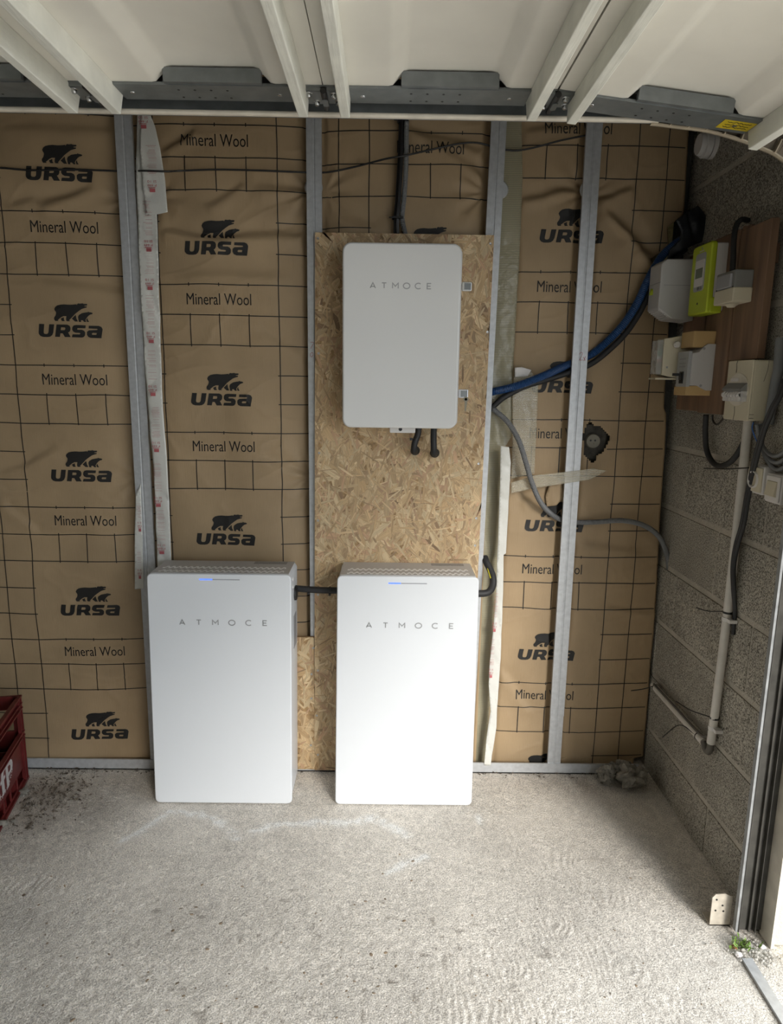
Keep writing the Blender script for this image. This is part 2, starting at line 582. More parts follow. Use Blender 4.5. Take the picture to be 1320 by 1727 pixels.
for chain, wd in ((((-.85, -.41), (-.80, -.36), (-.74, -.26), (-.636, -.27), (-.56, -.31), (-.479, -.385)), .016),
                  (((-.43, -.36), (-.389, -.334), (-.30, -.315), (-.212, -.309), (-.12, -.305), (-.03, -.287), (.02, -.32), (.08, -.373)), .018),
                  (((.33, -.265), (.335, -.30)), .012), (((.02, -.55), (.08, -.50), (.14, -.48)), .012)):
    for (ax, ay), (bx, by) in zip(chain, chain[1:]):
        L2 = (bx - ax) ** 2 + (by - ay) ** 2
        t = np.clip(((GX - ax) * (bx - ax) + (GY - ay) * (by - ay)) / L2, 0, 1)
        d = np.hypot(GX - ax - t * (bx - ax), GY - ay - t * (by - ay) + 0.02 * vn(GX * 30, GY * 30, 61))
        bloom = np.maximum(bloom, np.exp(-(d / wd) ** 2))
bloom = bloom * np.clip(0.95 + 1.8 * fbm(GX * 70, GY * 70, 2, 63), 0, 1)
tone[..., :3] = tone[..., :3] * (1 - bloom[..., None]) + np.array([0.92, 0.91, 0.88]) * bloom[..., None]
at = me.attributes.new('tone', 'FLOAT_COLOR', 'POINT')
at.data.foreach_set('color', tone.astype(np.float32).ravel())
me.materials.append(MATS['concrete'])
floor = bpy.data.objects.new('floor', me); COL.objects.link(floor); floor['kind'] = 'structure'

agg = MB(); Rg = random.Random(31)
for i in range(420):
    x = Rg.uniform(-1.05, .9); y = Rg.uniform(-1.35, -.45)
    if Rg.random() > (0.95 if x < 0.1 else 0.35) * min(1, (-y - .35) * 1.6): continue
    rr = Rg.choice((.003, .0035, .004, .005, .007)); an = Rg.uniform(0, 3.14); el = Rg.uniform(.45, .8)
    k = 8; v = []
    zf = float(h[np.searchsorted(ys, y) - 1, np.searchsorted(xs, x) - 1]) - .0006
    for ring, hh in ((1.0, 0.0), (.7, .0011), (0.001, .0015)):
        for q in range(k):
            t_ = 2 * math.pi * q / k
            px_, py_ = rr * ring * math.cos(t_), rr * el * ring * math.sin(t_)
            v.append((x + px_ * math.cos(an) - py_ * math.sin(an), y + px_ * math.sin(an) + py_ * math.cos(an), zf + hh))
    agg.add(v, [(a_ * k + q, a_ * k + (q + 1) % k, (a_ + 1) * k + (q + 1) % k, (a_ + 1) * k + q) for a_ in range(2) for q in range(k)])
mat('pebble', (0.22, 0.165, 0.11), 0.7, var=(25, 0.7))
ag = link('exposed_pebbles', agg, 'pebble', floor, sm='all', recalc=False); ag['kind'] = 'stuff'

struct('wall_back', MB().box(-4.2, 1.23, 0.12, 0.3, -0.05, ZC), 'dark_wall')
struct('wall_left', MB().box(-4.4, -4.2, -5.7, 0.3, -0.05, ZC), 'plain_render')
struct('wall_front', MB().box(-4.4, 1.23, -5.7, -5.5, -0.05, ZC), 'plain_render')
struct('ceiling', MB().box(-4.4, 1.23, -5.7, 0.3, ZC, ZC + 0.1), 'ceiling_board')

# block wall beside the door opening: mortar core with single blocks proud of it
wr = struct('wall_right', MB().box(XW + 0.003, 1.23, -.768, 0.12, -0.05, ZC), 'mortar')
CZ = [0.605 + 0.218 * k for k in range(-3, 9)]
JO = {-1: (-.21, -.71), 0: (-.45, .05), 1: (-.20, -.70), 2: (-.45, .05), 3: (-.08, -.58), 4: (-.335,), 5: (-.08, -.58), 6: (-.33,), 7: (-.10, -.60), 8: (-.35,), 9: (-.10, -.60), 10: (-.34,)}
zz = [0.0] + [z for z in CZ if z > 0.02] + [ZC]
for k in range(len(zz) - 1):
    z0, z1 = zz[k] + (0.009 if k else 0.0), min(zz[k + 1] - 0.009, ZC - 0.005)
    if z1 - z0 < 0.03:
        continue
    j = sorted([q for q in JO.get(k, (-.3,)) if YJ + .04 < q < .1])
    ed = [-.768] + j + [0.12]
    for a, b in zip(ed, ed[1:]):
        dx = random.uniform(-.0012, .0012)
        mb = MB().box(XW + dx, 1.12, a + (0.004 if a != -.768 else 0), b - 0.005, z0, z1)
        link('block', mb, 'block', wr, bev=0.0025)
struct('wall_right_far', MB().box(XW, 1.23, -5.7, -5.05, -0.05, ZC), 'plain_render')
struct('wall_right_lintel', MB().box(XW, 1.23, -5.05, YJ, 2.0, ZC), 'plain_render')
# rendered face of the jamb and the wall outside
struct('trim_1', MB().box(1.045, 1.25, YJ - 0.012, -.766, 0.0, 2.12), 'cream_wall')
struct('wall_outside', MB().box(1.23, 1.25, YJ, 3.0, -0.05, 2.9), 'cream_wall')
struct('ground_outside', MB().add([(1.0, -14, -.012), (22, -14, -.3), (22, 14, -.3), (1.0, 14, -.012)], [(0, 1, 2, 3)]), 'outside_ground')
# galvanised floor runner that carries the studs
struct('trim_2', MB().box(-1.7, 0.985, -0.004, 0.002, 0.0, 0.042).box(-1.7, 0.985, -0.004, 0.05, 0.0, 0.004), 'galv')
struct('trim_3', MB().box(-1.7, 1.0, -0.004, 0.05, 2.44, 2.46), 'galv')

# metal strip let into the sill
st = MB()
a, b = P(1262, 1622, z=0.0), Vector((0.952, -1.9, 0))
st.add([(0.945, -.862, .002), (0.972, -.862, .002), (0.966, -5.0, .002), (0.930, -5.0, .002)] + [(0.945, -.862, -.02), (0.972, -.862, -.02), (0.966, -5.0, -.02), (0.930, -5.0, -.02)],
       [(0, 1, 2, 3), (4, 7, 6, 5), (0, 4, 5, 1), (1, 5, 6, 2), (2, 6, 7, 3), (3, 7, 4, 0)])
tag(link('sill_strip', st.xf(lambda v: Vector((v.x, v.y, v.z + 0.004))), 'galv'), 'narrow grey metal strip let into the concrete at the door sill', 'metal strip')


# ================================================================== INSULATION WITH PRINTED PAPER
def crease(X, Z, p0, p1, w, amp):
    p0 = P(*p0, y=0.0); p1 = P(*p1, y=0.0)
    dx, dz = p1.x - p0.x, p1.z - p0.z
    L = math.hypot(dx, dz)
    t = ((X - p0.x) * dx + (Z - p0.z) * dz) / (L * L)
    d = ((X - p0.x) * -dz + (Z - p0.z) * dx) / L + 0.012 * vn(X * 14, Z * 14, 5)
    fade = np.clip(np.minimum(t, 1 - t) * 6 + 0.35, 0, 1) * ((t > -0.08) & (t < 1.08))
    fade = np.clip(fade, 0, 1)
    return 1.4 * amp * np.tanh(d / w) * np.exp(-(d / (3.2 * w)) ** 2) * fade


def pinch(X, Z, c, r, depth, fold, k, ph=0.0):
    c = P(*c, y=0.0)
    dx, dz = X - c.x, Z - c.z
    rho = np.hypot(dx, dz); th = np.arctan2(dz, dx)
    return depth * np.exp(-(rho / (0.6 * r)) ** 2) + fold * np.cos(k * th + ph) * np.exp(-(rho / r) ** 2) * np.clip(rho / (0.25 * r), 0, 1)


def make_surface(xa, xb, bulge, base, creases, pinches, seed, amp=0.0034):
    def S(X, Z):
        X = np.asarray(X, float); Z = np.asarray(Z, float)
        t = np.clip((X - xa) / (xb - xa), 0, 1)
        y = base - bulge * (1 - np.abs(2 * t - 1) ** 3.0)
        y = y + fbm(X * 5, Z * 3.2, 2, seed) * amp * 3 * (0.4 + (1 - np.abs(2 * t - 1)))
        rd = 1 - np.abs(fbm(X * 2.6 + Z * 1.2 + 3, Z * 8 - X * 2.4, 2, seed + 5)) * 7
        y = y - np.clip(rd, 0, 1) ** 4 * amp * 0.9 * np.clip(0.5 + 2 * vn(X * 3, Z * 3, seed + 6), 0, 1)
        rd = 1 - np.abs(fbm(X * 9 - Z * 4, Z * 5 + X * 4, 2, seed + 7)) * 8
        y = y - np.clip(rd, 0, 1) ** 4 * amp * 0.45 * np.clip(0.4 + 2.4 * vn(X * 2.5, Z * 2.5, seed + 8), 0, 1)
        y = y + fbm(X * 38, Z * 22, 2, seed + 9) * 0.0006
        for c in creases: y = y + crease(X, Z, *c)
        for c in pinches: y = y + pinch(X, Z, *c)
        k = np.exp(-(Z / 0.07) ** 2)
        y = y * (1 - k) + np.maximum(y, 0.012) * k
        lim = np.full_like(y, 0.003)
        for sx in STUD_X:
            d = np.abs(X - sx - (0.0135 * (Z - 1.95) if abs(sx - .343) < .01 else 0))
            lim = np.maximum(lim, 0.046 - 0.9 * np.clip(d - 0.030, 0, 1))
        if xa > .3:
            lim = np.maximum(lim, 0.052 - 0.9 * np.clip(X - 0.435, 0, 1))
        y = np.maximum(y, lim)
        return y
    return S


INK_LIFT = 0.0021
STUD_X = (P(230, 620, y=0).x, P(529.5, 300, y=0).x, .343, P(978, 600, y=0).x)


def stroke(mb, S, x0, z0, x1, z1, w, wob=0.0, seed=0):
    L = math.hypot(x1 - x0, z1 - z0); n = max(1, int(L / 0.008))
    t = np.linspace(0, 1, n + 1)
    X = x0 + (x1 - x0) * t; Z = z0 + (z1 - z0) * t
    nxx, nzz = -(z1 - z0) / L, (x1 - x0) / L
    k = wob * vn(t * L * 9 + seed * 7.3, t * 0 + seed, 3) * 2
    X = X + nxx * k; Z = Z + nzz * k
    A = (X + nxx * w / 2, Z + nzz * w / 2); B = (X - nxx * w / 2, Z - nzz * w / 2)
    ya = S(*A) - INK_LIFT; yb = S(*B) - INK_LIFT
    v = [(float(A[0][i]), float(ya[i]), float(A[1][i])) for i in range(n + 1)] + [(float(B[0][i]), float(yb[i]), float(B[1][i])) for i in range(n + 1)]
    f = [(i, i + 1, n + 1 + i + 1, n + 1 + i) for i in range(n)]
    mb.add(v, f)


def ink_shape(S, v2, t2, clip=None):
    v, t = refine(v2, t2, 0.009)
    X = np.array([p[0] for p in v]); Z = np.array([p[1] for p in v])
    Y = S(X, Z) - INK_LIFT
    if clip:
        t = [q for q in t if all(clip(v[i][0], v[i][1]) for i in q)]
    mb = MB(); mb.v = [(float(a), float(b), float(c)) for a, b, c in zip(X, Y, Z)]; mb.f = t
    return mb


LOGO_W = [[(80, 505), (172, 508), (150, 650), (152, 675), (170, 688), (210, 688), (232, 672), (240, 650), (265, 512), (357, 514), (330, 660), (305, 710), (265, 738), (215, 745), (130, 742), (85, 725), (57, 690), (55, 655)]]
LOGO_R = [[(400, 516), (600, 520), (640, 540), (655, 575), (650, 620), (630, 650), (605, 662), (648, 746), (540, 746), (505, 680), (462, 678), (447, 744), (357, 740)],
          [(482, 568), (545, 570), (558, 580), (555, 605), (540, 620), (472, 620)]]
LOGO_S = [[(936, 532), (925, 585), (785, 583), (775, 600), (785, 612), (860, 612), (900, 630), (918, 665), (910, 715), (885, 745), (850, 755), (668, 748), (685, 695), (815, 697), (828, 683), (818, 670), (740, 666), (700, 645), (682, 610), (690, 565), (715, 535), (760, 525)]]
LOGO_A = [[(990, 538), (1170, 540), (1215, 560), (1235, 600), (1205, 767), (1010, 760), (965, 740), (945, 700), (950, 650), (985, 622), (1130, 616), (1143, 605), (1135, 595), (982, 588)],
          [(1050, 668), (1125, 670), (1115, 705), (1045, 705), (1033, 688)]]
BEAR = [[(390, 265), (380, 235), (400, 200), (440, 172), (500, 158), (570, 153), (650, 160), (720, 158), (790, 150), (798, 165), (808, 145), (830, 133), (850, 140), (905, 133), (925, 143), (980, 143), (988, 158), (975, 172), (930, 178), (935, 187), (978, 190), (970, 208), (930, 218), (880, 235), (820, 275), (760, 320), (700, 380), (655, 425), (640, 440), (660, 455), (600, 458), (585, 440), (585, 410), (595, 365), (540, 365), (495, 385), (450, 420), (430, 435), (445, 452), (380, 452), (362, 420), (365, 390), (395, 350), (408, 310), (405, 285)]]
LEG_A = [[(485, 410), (545, 385), (545, 425), (560, 455), (505, 455)]]
LEG_B = [[(690, 410), (765, 340), (775, 410), (798, 462), (745, 462)]]
CUB = [[(820, 345), (880, 310), (960, 295), (980, 297), (990, 282), (1010, 292), (1040, 295), (1072, 305), (1065, 325), (1020, 338), (985, 365), (955, 400), (935, 435), (945, 468), (910, 468), (885, 440), (865, 437), (850, 450), (860, 470), (815, 468), (808, 430), (803, 380)]]
LEG_C = [[(950, 430), (972, 395), (980, 435), (1000, 468), (960, 468)]]
LOGO = []
for loops in (LOGO_W, LOGO_R, LOGO_S, LOGO_A, BEAR, LEG_A, LEG_B, CUB, LEG_C):
    LOGO.append(fill2d([[(x * 0.0001818, -(y - 0.017 * x) * 0.0001818) for x, y in l] for l in loops]))
TXT = text2d('Mineral Wool', 1.0)
_tw = max(p[0] for p in TXT[0]); _th = max(p[1] for p in TXT[0])
TXT = ([(p[0] / _tw * 0.222, p[1] / _th * 0.037) for p in TXT[0]], TXT[1])


def grid_print(parent, S, u0x, zA, xa, xb, z0, z1, clipx=None, slope=0.0, wob=0.0016, seed=0, colw=0.1008, row=0.1000, tilt=0.0):
    """u0x: x of the left main line at height zA; pattern repeats every 6 columns and 5 rows"""
    LW = 0.0031
    u0x *= 1.008; zA = 1.47 + (zA - 1.47) * 1.008
    ok = clipx or (lambda x, z: xa < x < xb)
    mb = MB(); seed0 = seed
    ks = range(int((zA - z1) / (5 * row)) - 2, int((zA - z0) / (5 * row)) + 3)

    def T(u, v):                       # u columns right, v rows down from zA
        x = u0x + u * colw + tilt * v * row
        z = zA - v * row + slope * (u * colw)
        return x, z

    def seg(u0, v0, u1, v1):
        nonlocal seed0
        seed0 += 1
        n = max(1, int(round(max(abs(u1 - u0), abs(v1 - v0)) * 14)))
        run = []
        for i in range(n + 1):
            t = i / n
            x, z = T(u0 + (u1 - u0) * t, v0 + (v1 - v0) * t)
            good = ok(x, z) and z0 < z < z1
            if good: run.append((x, z))
            if (not good or i == n) and run:
                if len(run) > 1:
                    stroke(mb, S, run[0][0], run[0][1], run[-1][0], run[-1][1], LW, wob, seed0)
                run = []
    U0, U1 = int((xa - u0x) / colw) - 2, int((xb - u0x) / colw) + 2
    V0, V1 = (zA - z1) / row - 1, (zA - z0) / row + 1
    for u in range(U0, U1 + 1):
        if u % 6 in (0, 4, 5):
            seg(u, V0, u, V1)
    for k in ks:
        v = 5 * k
        for dv in (0, 1, 2):
            seg(U0, v + dv, U1, v + dv)
        for p in range(U0 // 6 - 1, U1 // 6 + 2):
            for dv in (3, 4):
                seg(6 * p + 3.93, v + dv, 6 * p + 6.07, v + dv)
            for c in (1, 2, 3):
                seg(6 * p + c, v - 0.055, 6 * p + c, v + 0.055)
                seg(6 * p + c, v + 0.95, 6 * p + c, v + 2.05)
    link('printed_grid', mb, 'ink', parent, recalc=False)
    for k in ks:
        for p in range(U0 // 6 - 1, U1 // 6 + 2):
            # word between row 0 and 1
            x, z = T(6 * p + 0.87, 5 * k + 0.66)
            v2 = [(x + q[0], z + q[1] + slope * q[0]) for q in TXT[0]]
            cl = lambda a, b: ok(a, b) and z0 < b < z1
            m2 = ink_shape(S, v2, TXT[1], cl)
            if len(m2.f) > 8:
                link('printed_words', m2, 'ink', parent, recalc=False)
            x, z = T(6 * p + 0.80, 5 * k + 2.71)
            acc = MB()
            for v, t in LOGO:
                m3 = ink_shape(S, [(x + q[0], z + q[1] + slope * q[0]) for q in v], t, cl)
                acc.add(m3.v, m3.f)
            if len(acc.f) > 8:
                link('printed_bear_logo', acc, 'ink', parent, recalc=False)


def paper_mesh(parent, S, xl, xr, z0, z1, hole=None, step=0.0065):
    nz = int((z1 - z0) / step); nxp = int((xr(1.0) - xl(1.0)) / step)
    Zr = np.linspace(z0, z1, nz + 1)
    XL = np.array([xl(z) for z in Zr]); XR = np.array([xr(z) for z in Zr])
    t = np.linspace(0, 1, nxp + 1)
    X = XL[:, None] + (XR - XL)[:, None] * t[None, :]
    Z = np.repeat(Zr[:, None], nxp + 1, 1)
    Y = S(X, Z)
    mb = MB()
    mb.v = [tuple(map(float, q)) for q in np.stack([X.ravel(), Y.ravel(), Z.ravel()], 1)]
    W = nxp + 1
    for j in range(nz):
        for i in range(nxp):
            if hole:
                cx, cz = X[j, i] + step / 2, Z[j, i] + step / 2
                if hole(cx, cz): continue
            mb.f.append((j * W + i, j * W + i + 1, (j + 1) * W + i + 1, (j + 1) * W + i))
    return link('paper_facing', mb, 'paper', parent, sm='all', recalc=False, solid=0.0012)


ZB, ZT = 0.012, 2.44
S1 = make_surface(-1.66, -0.88, 0.026, 0.044,
                  [((0, 345), (120, 325), .010, .004), ((60, 345), (150, 315), .012, .006), ((60, 470), (210, 490), .014, .004), ((0, 800), (90, 760), .012, .004), ((0, 850), (60, 900), .01, .004), ((0, 210), (190, 215), .012, .003), ((120, 1020), (205, 1028), .008, .003)],
                  [((226, 810), .10, .012, .0035, 9), ((203, 330), .09, .010, .003, 8)], 3)
S2 = make_surface(-0.88, -0.25, 0.026, 0.044,
                  [((270, 385), (340, 400), .010, .006), ((330, 400), (520, 392), .012, .008), ((345, 345), (410, 305), .010, .004), ((430, 310), (520, 320), .012, .005), ((270, 250), (330, 215), .010, .006), ((300, 460), (480, 462), .014, .003), ((430, 560), (520, 600), .014, .003), ((440, 775), (525, 805), .010, .004)],
                  [((520, 318), .12, .010, .004, 9), ((524, 806), .11, .012, .004, 9, .8), ((262, 330), .10, .008, .003, 7)], 14)
S3 = make_surface(-0.25, 0.37, 0.026, 0.044,
                  [((660, 200), (830, 255), .012, .006), ((560, 360), (640, 385), .012, .004), ((700, 215), (825, 300), .014, .006)],
                  [((545, 318), .12, .010, .004, 9), ((824, 320), .13, .012, .005, 10)], 25)
S4 = make_surface(0.36, 1.03, 0.020, 0.056,
                  [((1010, 335), (1075, 310), .010, .007), ((1012, 340), (1062, 400), .010, -.010), ((1020, 350), (1112, 430), .012, .013), ((880, 330), (985, 312), .010, .008), ((1085, 415), (1115, 450), .01, .008), ((1030, 1032), (1118, 1040), .008, .003), ((850, 1140), (900, 1210), .012, .004), ((960, 915), (1100, 935), .014, .004), ((880, 850), (940, 830), .012, .005), ((890, 215), (985, 200), .012, .006)],
                  [((997, 322), .10, .020, .005, 11), ((1128, 960), .05, .006, .002, 6)], 36)

# torn-away opening around the old outlet
hp = P(1004, 745, y=0.02)


def out_hole(x, z):
    a = math.atan2((z - hp.z) / 0.064, (x - hp.x) / 0.044)
    r = math.hypot((x - hp.x) / 0.044, (z - hp.z) / 0.064)
    return r < 1 + 0.14 * math.sin(3 * a + 1) + 0.08 * math.sin(7 * a)


E4 = [(0.04, 1.022), (0.30, 1.022), (0.44, 1.018), (0.55, 1.020), (0.83, 1.012), (1.0, 1.004), (1.25, 1.0), (1.38, 0.992), (1.40, 0.982), (1.75, 0.972), (1.80, 0.93), (1.90, 0.885), (1.935, 0.948), (2.008, 0.938), (2.012, 0.95), (2.048, 0.992), (2.30, 0.984), (2.5, 0.984)]


def xr4(z):
    for (za, xa_), (zb, xb_) in zip(E4, E4[1:]):
        if za <= z <= zb:
            return xa_ + (xb_ - xa_) * (z - za) / (zb - za)
    return E4[-1][1]


def xl4(z):
    return 0.392


def insulation(label, S, xl, xr, args, hole=None, clip=None, z1=ZT):
    root = thing('insulation_panel', label, 'insulation', ((xl(1.) + xr(1.)) / 2, 0.05, ZB), 'kraft paper faced insulation between the studs')
    paper_mesh(root, S, xl, xr, ZB, z1, hole)
    wl = MB().box(xl(1.) + .01, min(xr(1.) - .02, 0.97), 0.072, 0.115, ZB, z1)
    link('wool_batt', wl, 'yellow_wool', root)
    grid_print(root, S, *args, clipx=clip)
    return root


g = lambda px, py: P(px, py, y=0.012)
a = g(28, 559); A = g(108, 355)
insulation('printed brown paper insulation above the red crate, against the stud with the red-printed strip', S1, lambda z: -1.66, lambda z: -0.878,
           (a.x - .006, 2.013, -1.655, -0.882, ZB, ZT), None, lambda x, z: -1.655 < x < -0.884)
insulation('printed brown paper insulation between the red-printed strip and the strand board', S2, lambda z: -0.872, lambda z: -0.258,
           (-0.772, 1.790, -0.868, -0.262, ZB, ZT), None, lambda x, z: -0.866 < x < -0.262)
insulation('printed brown paper insulation above the wall box, behind the vertical grey conduit', S3, lambda z: -0.246, lambda z: 0.362,
           (-0.070, 2.274, -0.243, 0.358, 1.70, ZT), None, lambda x, z: -0.243 < x < 0.358)
insulation('printed brown paper insulation with ragged edge against the block wall', S4, xl4, xr4,
           (0.412, 1.850, 0.396, 1.02, ZB, ZT), out_hole, lambda x, z: 0.396 < x < xr4(z) - 0.003 and not out_hole(x, z))


# ================================================================== METAL STUDS
def stud(cx, label, z0=0.006, z1=2.45, w=0.050, joint=None, sh=0.0):
    root = thing('metal_stud', label, 'stud', (cx, 0.01, z0), 'galvanised studs of the partition frame')
    hw = w / 2
    pr = [(-hw, .012), (-hw, 0), (-.0035, 0), (-.0015, .0022), (.0015, .0022), (.0035, 0), (hw, 0), (hw, .012), (hw - .001, .012), (hw - .001, .001), (.004, .001), (.002, .0032), (-.002, .0032), (-.004, .001), (-hw + .001, .001), (-hw + .001, .012)]
    if joint is None:
        link('profile', MB().prism([(cx + p[0], p[1]) for p in pr], 'z', z0, z1).xf(lambda v: Vector((v.x + sh * (v.z - 1.95), v.y, v.z))), 'galv', root)
    else:
        link('profile', MB().prism([(cx + p[0], p[1]) for p in pr], 'z', joint, z1), 'galv', root)
        link('foot_profile', MB().prism([(cx + p[0] * 0.96, p[1] + .0015) for p in pr], 'z', z0, joint + .02), 'galv', root)
    return root


sx1 = P(230, 620, y=0).x; sx2 = P(529.5, 300, y=0).x; sx3 = .343; sx4 = P(978, 600, y=0).x
stud(sx1, 'grey metal stud beside the white plastic strip printed in red', w=0.056)
s2 = stud(sx2, 'grey metal stud behind the strand board edge facing the taller printed paper panel', w=0.050)
s3 = stud(sx3, 'grey metal stud behind the strand board edge where the blue conduit comes out', w=0.050, sh=.0135)
s4 = stud(sx4, 'uncovered grey metal stud crossed by a strip of clear tape', w=0.052, joint=P(945, 1208, y=0).z)
# hand-written red marks on two studs
mk = MB()
def pen(mb, pts, y, r=0.0007):
    mb.tube(smooth([P(px, py, y=y) for px, py in pts], 5), r, 5)
pen(mk, [(977, 598), (979, 594), (982, 596), (980, 602), (977, 607), (983, 607)], -.0006)
pen(mk, [(983, 602), (987, 608)], -.0006); pen(mk, [(987, 601), (984, 609)], -.0006)
link('pen_mark', mk, 'red_pen', s4)
mk = MB()
pen(mk, [(523, 577), (529, 578), (525, 585), (524, 588)], -.0006); pen(mk, [(526, 594), (523, 598), (525, 602), (528, 598), (526, 594)], -.0006)
link('pen_mark', mk, 'red_pen', s2)
# small punched tabs behind the studs that hold the insulation
for px, py, pr_, lab in ((529.5, 318, s2, None), (841, 322, s3, None), (991, 322, s4, None)):
    c = P(px, py, y=.03)
    link('support_clip', MB().lathe([(.026, 0), (.030, .004), (.030, .008)], (c.x, .013, c.z), 'y', 20), 'galv', pr_, sm=True)


# ================================================================== STRAND BOARDS
def strand_board(label, x0, x1, z0, z1, yb, yf, n, seed, shear=0.0):
    R = random.Random(seed)
    root = thing('strand_board', label, 'board', ((x0 + x1) / 2, (yb + yf) / 2, z0), 'pale wood strand boards')
    link('board_core', MB().box(x0, x1, yf + .0012, yb, z0, z1).xf(lambda v: Vector((v.x + shear * (v.z - 1.0), v.y, v.z))), 'board_core_mat', root)
    shx = lambda x, z: x + shear * (z - 1.0)
    V = []; F = []; T = []; UV = []
    pal = [((.56, .41, .235), 6), ((.52, .365, .20), 6), ((.47, .32, .17), 3), ((.62, .48, .29), 4), ((.50, .32, .19), 3), ((.28, .18, .10), .5), ((.40, .275, .155), 2)]
    bag = [c for c, k in pal for _ in range(int(k * 2))]
    for i in range(n):
        big = i < n * 0.6
        L = R.uniform(.035, .11) if big else R.uniform(.02, .08)
        w = R.uniform(.007, .024) if big else R.uniform(.0018, .009)
        ang = R.gauss(90, 38) if R.random() < .72 else R.uniform(0, 180)
        ca, sa = math.cos(math.radians(ang)), math.sin(math.radians(ang))
        cx, cz = R.uniform(x0, x1), R.uniform(z0, z1)
        y = yf + .0011 - .0011 * (i / n) - R.uniform(0, .0002)
        pts = [(-L / 2, -w / 2 * R.uniform(.3, 1)), (-L / 4, -w / 2), (L / 4, -w / 2 * R.uniform(.8, 1.1)), (L / 2, -w / 2 * R.uniform(0, .8)),
               (L / 2 * R.uniform(.9, 1.08), w / 2 * R.uniform(.2, .9)), (L / 6, w / 2), (-L / 4, w / 2 * R.uniform(.8, 1.1)), (-L / 2 * R.uniform(.9, 1.08), w / 2 * R.uniform(.1, .8))]
        o = len(V); c = R.choice(bag); k = R.uniform(.82, 1.15)
        for a_, b_ in pts:
            x = min(max(cx + a_ * ca - b_ * sa, x0), x1); z = min(max(cz + a_ * sa + b_ * ca, z0), z1)
            V.append((shx(x, z), y, z)); T.append((c[0] * k, c[1] * k, c[2] * k, 1)); UV.append((b_ + i * .37, a_ + i * .11))
        F.append(tuple(range(o, o + 8)))
    mb = MB(); mb.v = V; mb.f = F
    ob = link('wood_strands', mb, 'osb', root, recalc=False)
    ob['kind'] = 'stuff'
    me = ob.data
    at = me.attributes.new('tone', 'FLOAT_COLOR', 'POINT')
    at.data.foreach_set('color', np.array(T, np.float32).ravel())
    uv = me.uv_layers.new(name='grain')
    li = np.empty(len(me.loops), np.int32); me.loops.foreach_get('vertex_index', li)
    uv.data.foreach_set('uv', np.array(UV, np.float32)[li].ravel())
    return root


mat('board_core_mat', (0.33, 0.21, 0.10), 0.7, var=(60, 0.4))
OX0, OX1 = -0.255, 0.336
ob1 = strand_board('tall strand board screwed to the studs behind the wall box', OX0, OX1, 0.012, 1.958, -.001, -.016, 6500, 5, .0085)
ob2 = strand_board('short strand board offcut standing low behind the label-side battery cabinet', -0.62, -0.2615, 0.014, 0.548, -.001, -.014, 700, 9)
for px, py in ((536, 402), (537, 596), (538, 764), (536, 878), (536, 1003), (536, 1131), (534, 1207), (536, 1273), (827, 411), (822, 560), (807, 782), (803, 874), (801, 920)):
    c = P(px, py, y=-.0165)
    if py > 990 and px < 600: par = ob1
    else: par = ob1
    link('screw', MB().lathe([(.0012, .0004), (.0026, 0), (.0044, 0), (.0044, .002)], (c.x, -.0166, c.z), 'y', 12), 'steel_screw', par, sm=True)
for px, py in ((528, 1093), (525, 1137), (525, 1178), (524, 1257)):
    c = P(px, py, y=-.0145)
    link('screw', MB().lathe([(.0012, .0004), (.0026, 0), (.0044, 0), (.0044, .002)], (c.x, -.0146, c.z), 'y', 12), 'steel_screw', ob2, sm=True)
# drilled cable holes with a paler chipped rim
hA, hB = P(700, 760, y=-.017), P(733, 764, y=-.017)
for c in (hA, hB):
    link('drilled_hole', MB().lathe([(.0001, -.0004), (.0165, -.0004), (.0165, .002)], (c.x, -.0166, c.z), 'y', 24), 'dark_hole', ob1)


# ================================================================== BATTERY CABINETS
GLYPH = {'A': [[(0, 0), (.42, 1), (.84, 0)], [(.14, .30), (.70, .30)]], 'T': [[(0, 1), (.74, 1)], [(.37, 1), (.37, 0)]],
         'M': [[(0, 0), (0, 1), (.46, .38), (.92, 1), (.92, 0)]], 'E': [[(.62, 1), (0, 1), (0, 0), (.62, 0)], [(0, .5), (.54, .5)]],
         'O': [[(.52 + .52 * math.cos(math.radians(10 * k)), .5 + .52 * math.sin(math.radians(10 * k))) for k in range(37)]],
         'C': [[(.52 + .52 * math.cos(math.radians(a)), .5 + .52 * math.sin(math.radians(a))) for a in range(48, 313, 8)]]}


def letters(parent, word, x_c, z_c, h, pitch, y, m, wt=.17):
    for i, ch in enumerate(word):
        mb = MB(); hw = wt * h / 2
        gw = max(p[0] for l in GLYPH[ch] for p in l)
        ox = x_c + (i - (len(word) - 1) / 2) * pitch - gw * h / 2
        for ln in GLYPH[ch]:
            n = len(ln); L = []; Rr = []
            pts = [Vector((ox + p[0] * h, z_c + (p[1] - .5) * (h - 2 * hw))) for p in ln]
            for k in range(n):
                d0 = (pts[k] - pts[k - 1]).normalized() if k else (pts[1] - pts[0]).normalized()
                d1 = (pts[k + 1] - pts[k]).normalized() if k < n - 1 else d0
                nm = Vector((-(d0.y + d1.y), d0.x + d1.x))
                nm = nm.normalized() * min(hw / max(nm.normalized().dot(Vector((-d0.y, d0.x))), .35), 2 * hw)
                L.append(pts[k] + nm); Rr.append(pts[k] - nm)
            mb.add([(p.x, y, p.y) for p in L + Rr], [(k, k + 1, n + k + 1, n + k) for k in range(n - 1)])
        link('letter', mb, m, parent, recalc=False)


